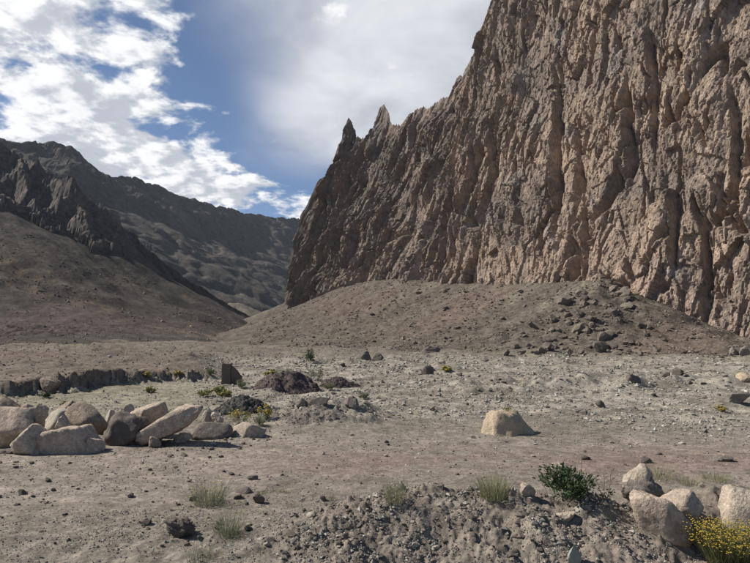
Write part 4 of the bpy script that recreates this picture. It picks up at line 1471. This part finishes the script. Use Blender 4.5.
def tuft(px, gy, wpx, hpx, label, n=160, mat='sage', fl=None, nf=0, name='grass_tuft', cat='tuft', seed=0, width=0.006, lean=0.6, fsize=0.016, dy=0.0, group=None):
    hx, hy, hz = [float(a[0]) for a in hit(px, gy)]
    w = wpx / FPX * hy
    h = hpx / FPX * hy
    root = link(name, None, None, (hx, hy + dy, surf_z(hx, hy + dy)))
    tag(root, label, cat, group)
    V, F, tips = blades(n, w * 0.75, h, seed, width, lean)
    tag(link('blades', mesh_np('blades', V, F, M[mat]), root), kind='stuff')
    if fl:
        rs = np.random.default_rng(seed + 1)
        k = rs.choice(len(tips), min(nf, len(tips)), replace=False)
        V, F = dots(tips[k], fsize, seed + 2)
        tag(link('flowers', mesh_np('flowers', V, F, M[fl], smooth=False), root), kind='stuff')
    return root


tuft(209, 504, 42, 24, 'sage green tuft with yellow flower heads behind the other flowering tuft', 330, 'sage', 'yellow', 46, 'flowering_tuft', seed=1, width=0.0045, fsize=0.022)
tuft(228, 535, 34, 27, 'thin sage tuft with few yellow flowers right of the black clod', 260, 'sage', 'yellow', 16, 'flowering_tuft', seed=2, width=0.004, fsize=0.018)
tuft(200, 560, 34, 26, 'sparse dry tuft at the lower edge of the shoulder', 120, 'sage', None, 0, 'grass_tuft', seed=3, width=0.003)
tuft(394, 502, 26, 28, 'wispy pale green tuft alone on the track edge', 150, 'grass', None, 0, 'grass_tuft', seed=4, width=0.0035, lean=0.4)
tuft(493, 497, 36, 25, 'dense pale grass tuft on the berm left of the leafy bush', 360, 'grass', None, 0, 'grass_tuft', seed=5, width=0.005, lean=0.45)
for i, (x_, y_, w_, h_, lab) in enumerate([(655, 478, 44, 17, 'pale green grass tuft spreading behind the crumbly grey rock'), (690, 484, 40, 10, 'low thin grass tuft right of the boulder group'),
                                           (715, 480, 34, 9, 'low sparse grass tuft behind the big pale boulder')]):
    tuft(x_, y_, w_, h_, lab, 230, 'grass', None, 0, 'grass_tuft', seed=20 + i, width=0.004, lean=0.8)
for i, (x_, y_) in enumerate([(262, 493), (275, 492), (284, 493), (330, 499)]):
    tuft(x_, y_, 13, 4, 'tiny patch of green weeds in a strip beside the dark flat stone', 60, 'greenleaf', None, 0, 'weed', 'weed', seed=30 + i, width=0.006, lean=1.2, group='weeds along the berm end')


def mound_shrub(px, gy, wpx, hpx, label, seed, leafm='greenleaf', fl='yellowgreen', nl=420, nf=160, lsize=0.05, fsize=0.03, name='shrub', group=None, stems=True, dy=0.0, zoff=0.0):
    hx, hy, hz = [float(a[0]) for a in hit(px, gy)]
    w = wpx / FPX * hy
    h = hpx / FPX * hy
    hy += dy
    root = link(name, None, None, (hx, hy, surf_z(hx, hy) + zoff))
    tag(root, label, 'shrub', group)
    rs = np.random.default_rng(seed)
    # leaf sprays gathered round several shoots
    ns = 14
    a = rs.uniform(0, 6.283, ns)
    rad = np.sqrt(rs.uniform(0.02, 1, ns)) * 0.40 * w
    sx, sy = rad * np.cos(a), rad * np.sin(a)
    sh = h * (0.55 + 0.5 * rs.uniform(0, 1, ns)) * (1 - 0.45 * (rad / (0.42 * w)) ** 2)
    k = rs.integers(0, ns, nl)
    t = rs.uniform(0.12, 1, nl) ** 0.7
    P = np.stack([sx[k] * (0.35 + 0.65 * t), sy[k] * (0.35 + 0.65 * t), sh[k] * t], -1) + rs.normal(0, 1, (nl, 3)) * np.array([w, w, h]) * 0.05
    P[:, 2] = np.maximum(P[:, 2], 0.01)
    D = np.stack([P[:, 0] + rs.normal(0, 0.25 * w, nl), P[:, 1] + rs.normal(0, 0.25 * w, nl), np.abs(rs.normal(0.25, 0.2, nl)) * w], -1)
    V, F = leaves(P, D, lsize, seed, 0.4)
    tag(link('foliage', mesh_np('foliage', V, F, M[leafm], smooth=False), root), kind='stuff')
    if stems:
        V, F = [], []
        for q in range(ns):
            i = len(V)
            b = np.array([sx[q] * 0.3, sy[q] * 0.3, -0.03])
            e = np.array([sx[q], sy[q], sh[q] * 0.9])
            r0 = 0.006
            V += [b + [r0, 0, 0], b + [-r0 * 0.5, r0, 0], b + [-r0 * 0.5, -r0, 0], e]
            F += [(i, i + 1, i + 3), (i + 1, i + 2, i + 3), (i + 2, i, i + 3)]
        tag(link('stems', mesh_np('stems', V, F, M['drystem']), root), kind='stuff')
    if fl and nf:
        k = rs.integers(0, ns, nf)
        P = np.stack([sx[k], sy[k], sh[k]], -1) + rs.normal(0, 1, (nf, 3)) * np.array([w * 0.07, w * 0.07, h * 0.06])
        V, F = dots(P, fsize, seed + 2, 0.55)
        tag(link('flowers', mesh_np('flowers', V, F, M[fl], smooth=False), root), kind='stuff')
    return root


# dark leafy bush with dry stalks on the berm crest
b = mound_shrub(566, 498, 82, 34, 'dark green leafy bush on the berm crest with a whitish stone behind', 51, 'darkleaf', None, 1300, 0, 0.10, name='leafy_bush')
st_v, st_f = [], []


def stalk(V, F, p, q, r):
    i = len(V)
    V += [(p[0] + r, p[1], p[2]), (p[0] - r, p[1] + r, p[2]), (p[0] - r, p[1] - r, p[2]), (q[0] + r * .7, q[1], q[2]), (q[0] - r * .7, q[1] + r * .7, q[2]), (q[0] - r * .7, q[1] - r * .7, q[2])]
    F += [(i, i + 1, i + 4, i + 3), (i + 1, i + 2, i + 5, i + 4), (i + 2, i, i + 3, i + 5)]


def dry_stalks(parent, items, seed):
    rs = np.random.default_rng(seed)
    for (x, y, dx, h) in items:
        V, F = [], []
        p = np.array([x, y, -0.02])
        for s in range(5):
            q = p + np.array([dx / 5 + rs.normal(0, 0.008), rs.normal(0, 0.01), h / 5])
            stalk(V, F, p, q, 0.0045)
            if s >= 2:
                for e in (-1, 1):
                    b_ = q + np.array([e * rs.uniform(0.03, 0.07), rs.normal(0, 0.02), rs.uniform(0.03, 0.06)])
                    stalk(V, F, q, b_, 0.003)
                    stalk(V, F, b_, b_ + np.array([e * 0.012, 0, 0.025]), 0.006)
            p = q
        link('dry_stalk', mesh_np('dry_stalk', V, F, M['drystem']), parent)


dry_stalks(b, [(0.34, 0.1, 0.06, 0.86), (-0.34, 0.05, -0.12, 0.52), (-0.2, 0.1, -0.05, 0.62), (0.08, 0.05, 0.0, 0.72)], 5)
b2 = mound_shrub(606, 499, 20, 12, 'small dark sprig with tall dry stalks between the bush and the boulders', 52, 'darkleaf', None, 60, 0, 0.07, name='leafy_sprig')
dry_stalks(b2, [(-0.05, 0.0, -0.13, 0.45), (0.04, 0.03, 0.10, 0.58), (0.0, 0.05, 0.0, 0.5)], 6)
# yellow flowering bush in the corner: upright stems topped with flower clusters
tuft(731, 566, 58, 40, 'bush covered in small yellow flowers below the big pale boulder', 1700, 'olive', 'yellow', 1300, 'flowering_bush', 'bush', seed=61, width=0.007, lean=0.45, fsize=0.016)
# shrubs of the middle distance
SH = [(218, 395, 14, 7, 'yellow green shrub at the foot of the abutment', 'yellowgreen'), (206, 397, 16, 6, 'low yellowish shrub left of the abutment foot', 'yellowgreen'),
      (225, 397, 13, 6, 'round lime shrub before the abutment', 'yellowgreen'), (240, 388, 12, 6, 'pale shrub between the abutment and the purple heap', None),
      (240, 424, 22, 11, 'sage shrub with yellow tops in front of the dark gravel heap', 'yellow'), (263, 420, 14, 13, 'upright shrub with orange yellow flowers right of the gravel heap', 'yellow'),
      (259, 426, 11, 9, 'small pale green shrub above the half buried boulder', None), (311, 363, 11, 13, 'upright dark green shrub beyond the purple heap', None),
      (306, 389, 16, 11, 'bushy olive shrub on the right flank of the purple heap', 'yellowgreen'), (315, 380, 16, 13, 'tall pale shrub right of the purple heap crest', None),
      (330, 390, 12, 6, 'low olive shrub below the dark heap', None), (150, 393, 10, 5, 'lone yellowish shrub on the channel floor', 'yellowgreen'),
      (45, 398, 12, 5, 'low dark green shrub behind the boulder heap', None), (211, 375, 9, 6, 'small shrub on the cut bank left of the abutment', None),
      (147, 378, 9, 5, 'small tawny shrub at the cut bank edge', 'yellow'), (178, 377, 8, 5, 'tawny shrub on the cut bank near its end', 'yellow'),
      (128, 416, 16, 6, 'dry olive shrub behind the dark crumbly rock', None), (446, 371, 9, 4, 'orange tinged shrub among the gravel', 'yellow'),
      (722, 412, 14, 5, 'straw coloured shrub by the long grey boulder', 'yellow'), (364, 399, 10, 5, 'olive shrub right of the faceted grey boulder', None)]
for i, (x_, y_, w_, h_, lab, f_) in enumerate(SH):
    d_ = 2352.0 / (y_ - 335)
    mound_shrub(x_, y_, w_ * 1.25, h_ * 1.25, lab, 70 + i, 'darkleaf' if 'dark green' in lab else ('greenleaf' if f_ == 'yellowgreen' else 'sage'), f_, 420, 90 if f_ else 0, 0.0030 * d_, 0.0017 * d_)
for i, (x_, y_, zt, w_, lab) in enumerate([(272, 371, 0, 20, 'yellow green shrub on the left crest of the purple heap'), (288, 370, 0, 18, 'pale bushy shrub on the right crest of the purple heap')]):
    hx, hy, hz = [float(a[0]) for a in hit(286, 393)]
    Yc = hy + 2.0
    p = at(x_, 375, Yc)
    o = mound_shrub(x_, 396, w_, 8, lab, 95 + i, 'greenleaf' if i == 0 else 'sage', 'yellowgreen' if i == 0 else None, 240, 110 if i == 0 else 0, 0.16, 0.09)
    o.location = (p[0], Yc, p[2] - 0.15)
o = mound_shrub(507, 437, 10, 4, 'small green plant growing on top of the sandy block', 98, 'greenleaf', 'yellowgreen', 90, 20, 0.07, 0.03)
p = at(507, 409.5, 24.2)
o.location = (p[0], 24.2, p[2] - 0.05)
o = mound_shrub(68, 430, 13, 5, 'yellow green plant growing on the slanting brown boulder', 99, 'greenleaf', 'yellowgreen', 110, 60, 0.07, 0.035)
p = at(68, 403, 26.5)
o.location = (p[0], 26.5, p[2] - 0.1)


def hill_stones():
    rs = np.random.default_rng(77)
    n = 9000
    a = np.radians(rs.uniform(-38, -12, n))
    r = 150 * (430 / 150) ** rs.uniform(0, 1, n)
    x, y = r * np.sin(a), r * np.cos(a)
    z, rock = near_fn(x, y)
    k = (z > 1.5) & (rock < 0.4) & (rs.uniform(0, 1, n) < np.clip(0.4 + fbm(x / 25, y / 25, 3, 78), 0.05, 1))
    x, y, z, r = x[k], y[k], z[k], r[k]
    n = len(x)
    V, F = dots(np.stack([x, y, z + 0.05], -1), 1.0, 79)
    c = np.repeat(np.stack([x, y, z + 0.05], -1), 6, 0)
    V = c + (V - c) * np.repeat(np.clip(0.0011 * r * rs.lognormal(0, 0.45, n), 0.1, 1.4), 6)[:, None]
    pal = np.array([(0.26, 0.20, 0.14), (0.13, 0.105, 0.09), (0.09, 0.075, 0.065), (0.20, 0.165, 0.13), (0.22, 0.185, 0.12)])
    C = np.repeat(pal[rs.integers(0, 5, n)] * rs.uniform(0.8, 1.2, (n, 1)), 6, 0)
    tag(link('hill_debris', mesh_np('hill_debris', V, F, M['stones'], C, smooth=False)), 'small stones and dry tussocks dotting the dark hillside', 'debris', kind='stuff')


hill_stones()

# ------------------------------------------------------------------ thin mountain air
def haze():
    V = np.array([[x, y, z] for z in (-8.0, 560.0) for y in (-5200.0, 5200.0) for x in (-5200.0, 5200.0)])
    F = np.array([[0, 2, 3, 1], [4, 5, 7, 6], [0, 1, 5, 4], [2, 6, 7, 3], [0, 4, 6, 2], [1, 3, 7, 5]])
    m = bpy.data.materials.new('haze_air')
    m.use_nodes = True
    N = NT(m.node_tree)
    pv = N.n('ShaderNodeVolumePrincipled')
    pv.inputs['Color'].default_value = (0.80, 0.87, 0.95, 1)
    pv.inputs['Density'].default_value = 0.000042
    pv.inputs['Anisotropy'].default_value = 0.2
    out = N.n('ShaderNodeOutputMaterial')
    N.t.links.new(pv.outputs[0], out.inputs['Volume'])
    tag(link('haze', mesh_np('haze', V, F, m, smooth=False)), 'thin pale haze filling the valley air', 'haze', kind='stuff')


haze()
